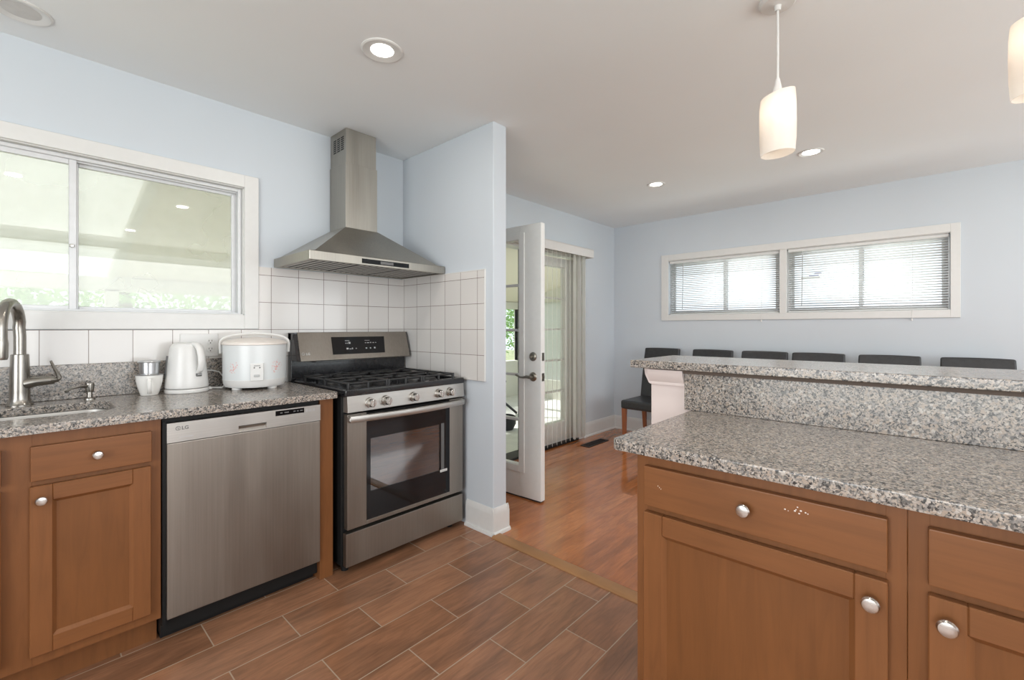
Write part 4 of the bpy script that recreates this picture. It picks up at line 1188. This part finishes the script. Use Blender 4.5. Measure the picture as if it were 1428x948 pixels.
# outlets on the tile
t = thing('wall_outlet', 'white double wall plate with duplex socket on the tile behind the kettle', 'outlet', (.625, 2.79, 1.13))
m = MB(); m.box(.540, .708, 2.7845, 2.7898, 1.070, 1.190, .003, 2); obj('cover_plate', m, M['white'], t)
for zz in (1.1085, 1.150):
    m = MB(); m.lathe([(0, -.0022), (.0165, -.0022), (.018, -.0012), (.018, 0)], (.672, 2.7848, zz), 24, 'y'); rc = obj('socket', m, M['white'], t)
    m = MB(); m.box(.6645, .6665, 2.7818, 2.7828, zz - .001, zz + .008); m.box(.6775, .6795, 2.7818, 2.7828, zz - .001, zz + .008); m.lathe([(0, -.0032), (.0028, -.0032), (.0028, -.0022)], (.672, 2.785, zz - .008), 10, 'y'); obj('slots', m, M['slot'], rc)
m = MB(); m.box(.570, .582, 2.775, 2.785, 1.118, 1.140, .002, 1); m.box(.560, .592, 2.7835, 2.785, 1.095, 1.165); obj('switch_toggle', m, M['white'], t)
m = MB(); m.lathe([(0, -.030), (.012, -.030), (.016, -.020), (.017, 0), (0, 0)], (.735, 2.790, 1.100), 18, 'y')
m.box(.722, .752, 2.774, 2.7898, 1.082, 1.150, .006, 2)
tag(obj('plug_adapter', m, M['white']), 'small white plug on the tile wall just left of the rice cooker', 'plug')

# ------------------------------------------------------------------ peninsula
PX = 1.146
PY1 = .583
xf = fr_pen(PX)
pt = .914 - .031
def pen_cab(label, ya, yb, dr, dk, door, kk):
    """ya > yb"""
    t = thing('peninsula_cabinet', label, 'cabinet', (PX + .27, (ya + yb) / 2, 0), 'peninsula base cabinets')
    base_cabinet(xf, -ya, -yb, .53, pt, t)
    face_frame(xf, -ya, -yb, .11, pt - .001, [(-ya, -ya + .032), (-yb - .032, -yb)], [(-ya, -yb, pt - .046, pt - .0015), (-ya, -yb, .715, .765), (-ya, -yb, .1105, .16)], t)
    drawer_front(xf, -dr[0], -dr[1], .748, .853, t, dk)
    door_panel(xf, -door[0], -door[1], .145, .730, t, .052, kk)
    return t
pcab = pen_cab('brown wooden cabinet at the open end of the peninsula, door knob on its right', PY1, .024, (.555, .052), (-.304, .806), (.556, .052), (-.077, .688))
dr_ = [c for c in pcab.children if c.name.startswith('drawer')][0]
m = MB(xf); rnd = random.Random(3)
for k in range(9):
    u_, w_ = -.205 + rnd.gauss(0, .012), .8265 + rnd.gauss(0, .003); q_ = rnd.uniform(.0006, .0016)
    m.box(u_ - q_, u_ + q_ * 1.4, .0199, .0203, w_ - q_, w_ + q_)
for k in range(3): m.box(-.515 + k * .004, -.5135 + k * .004, .0199, .0203, .806 - k * .003, .8085 - k * .003)
o_ = obj('scuff_marks', m, M['cream'], dr_, smooth=False); o_['kind'] = 'stuff'
pen_cab('brown wooden peninsula cabinet cut by the right picture edge, door knob on its left', .0235, -.54, (-.005, -.51), (.257, .806), (-.005, -.51), (.030, .690))
pen_cab('brown wooden base cabinet farther along the peninsula, out of the picture', -.5405, -1.10, (-.57, -1.07), (.82, .806), (-.57, -1.07), (.60, .690))
t = thing('peninsula_worktop', 'lower speckled granite worktop of the peninsula', 'worktop', (1.40, -.2, pt))
m = MB(); m.prism([(1.122, -1.20), (1.6995, -1.20), (1.6995, .643), (1.122, .643), (1.110, .631), (1.110, -1.20)], pt, .914, bev=.004); obj('worktop_slab', m, M['granite'], t)
m = MB(); m.box(1.684, 1.6995, -1.20, .666, .9145, 1.050, .001, 1); tag(obj('granite_upstand', m, M['granite']), 'granite backsplash strip between the lower peninsula worktop and raised bar top', 'backsplash')
# half wall with a moulded cap
m = MB(); m.box(1.700, 1.815, -1.20, .805, 0, 1.045, .002, 1)
m.prism([(1.700, 1.000), (1.694, 1.005), (1.672, 1.035), (1.668, 1.0595), (1.847, 1.0595), (1.843, 1.035), (1.821, 1.005), (1.815, 1.000)], .668, .806, axis='y')
m.prism([(.805, 1.000), (.811, 1.005), (.826, 1.035), (.830, 1.0595), (.668, 1.0595), (.668, 1.000)], 1.690, 1.825, axis='x')
obj('wall_bar', m, M['pink'], kind='structure')
baseboard('baseboard_bar', [('x', 1.815, 1, -1.2, .80)])
t = thing('bar_top', 'raised speckled granite bar top above the peninsula', 'bar top', (1.85, -.2, 1.06))
m = MB(); m.prism([(1.652, -1.20), (2.070, -1.20), (2.070, .872), (1.652, .872)], 1.0635, 1.093, bev=.003); obj('bar_slab', m, M['granite'], t)
m = MB(); m.box(1.672, 2.04, -1.18, .665, 1.0505, 1.0630); ub = obj('underboard', m, M['ply'], t)
for yy in (.44, .16, -.12, -.4):
    m = MB(); m.lathe([(0, -.0008), (.006, -.0008), (.006, 0)], (1.682, yy, 1.0505), 10, 'z'); obj('screw_hole', m, M['slot'], ub)

# ------------------------------------------------------------------ chairs along the far wall
def chair(label, yc):
    t = thing('dining_chair', label, 'chair', (4.47, yc, 0), 'dining chairs along the far wall')
    w = .205
    m = MB(); m.box(4.185, 4.70, yc - w - .003, yc + w + .003, .385, .475, .022, 4); 
    for v in m.bm.verts:
        if v.co.z > .46: v.co.z += .016 * max(0, 1 - ((v.co.y - yc) / .2) ** 2) * max(0, 1 - ((v.co.x - 4.43) / .26) ** 2)
    obj('seat', m, M['leather'], t)
    b = bmesh.new(); bmesh.ops.create_cube(b, size=1.0); bmesh.ops.subdivide_edges(b, edges=b.edges[:], cuts=5, use_grid_fill=True)
    for v in b.verts:
        x, y, z = v.co
        zz = .40 + (z + .5) * .597
        lean = 4.640 + (z + .5) ** 1.3 * .095
        th = .055 - .012 * (z + .5)
        ww = w - .012 * (z + .5) + .0
        bow = .012 * (1 - (2 * y) ** 2)
        v.co = (lean + x * th + bow * .4, yc + 2 * y * ww, zz + .004 * (1 - (2 * y) ** 2) * (1 if z > .45 else 0))
    bmesh.ops.bevel(b, geom=[e for e in b.edges if e.calc_face_angle(0) > .8], offset=.012, segments=3, profile=.5, affect='EDGES')
    m = MB(); m._add(b); obj('backrest', m, M['leather'], t)
    for sx, sy in ((4.215, 1), (4.215, -1), (4.655, 1), (4.655, -1)):
        k = .035 if sx > 4.5 else 0
        b = bmesh.new(); yy = yc + sy * (w - .028)
        A = [b.verts.new((sx + dx_ * .021, yy + dy_ * .021, .39)) for dx_, dy_ in ((-1, -1), (1, -1), (1, 1), (-1, 1))]
        B_ = [b.verts.new((sx + k + dx_ * .014, yy + dy_ * .014, 0)) for dx_, dy_ in ((-1, -1), (1, -1), (1, 1), (-1, 1))]
        b.faces.new(A); b.faces.new(B_[::-1])
        for q in range(4): b.faces.new((A[q], A[(q + 1) % 4], B_[(q + 1) % 4], B_[q]))
        bmesh.ops.recalc_face_normals(b, faces=b.faces[:])
        m = MB(); m._add(b); obj('leg', m, M['legwood'], t)
    return t
ch = chair('black leather dining chair nearest the room corner, its seat and wooden leg showing', 2.112)
for yy, lab in ((1.582, 'black leather chair back, second from the room corner, showing over the bar'),
                (1.112, 'black leather chair back, third from the room corner, left of a touching pair'),
                (.690, 'black leather chair back, fourth from the room corner, right of a touching pair'),
                (.212, 'black leather chair back, fifth from the room corner, standing alone'),
                (-.283, 'black leather chair back nearest the right edge, last of the row')):
    copy_tree(ch, (4.47, yy, 0), lab)

# ------------------------------------------------------------------ ceiling lights
def downlight(x, y, label, r=.088, lit=True, ri=.047, power=LIGHT_W, slot=True):
    t = thing('recessed_light', label, 'ceiling light', (x, y, HC), 'recessed ceiling lights')
    m = MB(); m.lathe([(r, 0), (r, -.004), (r - .006, -.007), (r - .014, -.006), (ri + .010, -.003), (ri + .002, -.001), (ri + .001, .0)], (x, y, HC), 48); obj('trim_ring', m, M['trim'], t)
    m = MB(); m.lathe([(0, -.0015), (ri + .001, -.0015), (ri + .003, -.0005)], (x, y, HC), 40); obj('lens', m, M['lens'] if lit else M['lensoff'], t)
    if lit:
        l = area('recessed_lamp_light', (0, 0, -.012), (0, 0, 0), ri * 2, 0, power, (1.0, .94, .86), 'DISK')
        l.parent = t
downlight(1.068, 1.755, 'round recessed ceiling light shining in front of the range hood')
downlight(-.005, 2.555, 'unlit round recessed ceiling light above the sink, cut by the picture corner', lit=False, ri=.055)
downlight(3.640, 1.680, 'small round recessed ceiling light over the dining room, left one', .075)
downlight(3.700, .580, 'small round recessed ceiling light over the dining room, behind the pendant lamp', .078, ri=.050)
downlight(1.080, .280, 'round recessed ceiling light over the peninsula aisle')
downlight(-.050, .380, 'round recessed ceiling light above the camera')
downlight(-1.30, .9, 'round recessed ceiling light at the back of the kitchen')
downlight(3.65, -.9, 'round recessed ceiling light at the right end of the dining room')
downlight(.9, -1.5, 'round recessed ceiling light behind the camera')

def pendant(y, label):
    x = 1.90
    t = thing('pendant_lamp', label, 'pendant lamp', (x, y, HC), 'pendant lamps over the bar')
    m = MB(); m.lathe([(.062, 0), (.062, -.010), (.055, -.018), (.012, -.022), (.010, -.040), (0, -.040)], (x, y, HC), 36); obj('canopy', m, M['white'], t)
    m = MB(); m.tube([(x, y, HC - .038), (x + .002, y, 2.28), (x, y, 2.150)], .0040, 8); obj('cord', m, M['white'], t)
    m = MB(); m.lathe([(0, .060), (.006, .058), (.009, .045), (.016, .010), (.020, 0), (0, 0)], (x, y, 2.092), 20); obj('socket_cap', m, M['white'], t)
    b = bmesh.new(); n = 48; R0 = .0605
    zb, zt = 1.868, 2.088
    def ring(r, z, sl, sr):
        return [b.verts.new((x + r * cos(2 * pi * k / n), y + r * sin(2 * pi * k / n), z + sl * (cos(2 * pi * k / n - radians(-48))) / 1.0)) for k in range(n)]
    rs = [ring(R0 * .93, zb, .004, 0), ring(R0 * .985, zb + .05, .002, 0), ring(R0, zb + .11, 0, 0), ring(R0 * .99, zb + .17, .004, 0), ring(R0 * .95, zt - .008, .014, 0), ring(R0 * .93, zt, .014, 0),
          ring(R0 * .90, zt, .014, 0), ring(R0 * .955, zb + .17, .004, 0), ring(R0 * .965, zb + .11, 0, 0), ring(R0 * .95, zb + .05, .002, 0), ring(R0 * .90, zb, .004, 0)]
    rs.append(rs[0])
    for A, B_ in zip(rs[:-1], rs[1:]):
        for k in range(n): b.faces.new((A[k], A[(k + 1) % n], B_[(k + 1) % n], B_[k]))
    m = MB(); m._add(b); sh = obj('lamp_shade', m, M['shade'], t)
    m = MB(); m.lathe([(.003, .0), (.017, 0), (.017, .045), (.012, .055), (.003, .055)], (x, y, 2.045), 16); obj('bulb_holder', m, M['white'], t)
    m = MB(); m.lathe([(0, -.055), (.014, -.050), (.023, -.034), (.024, -.020), (.016, -.004), (.012, .0), (0, .0)], (x, y, 2.045), 20); obj('bulb', m, M['bulb'], t)
    return t
pendant(.402, 'white glass pendant lamp with slanted top hanging over the bar, in full view')
pendant(-.236, 'white glass pendant lamp over the bar, cut by the right edge of the picture')
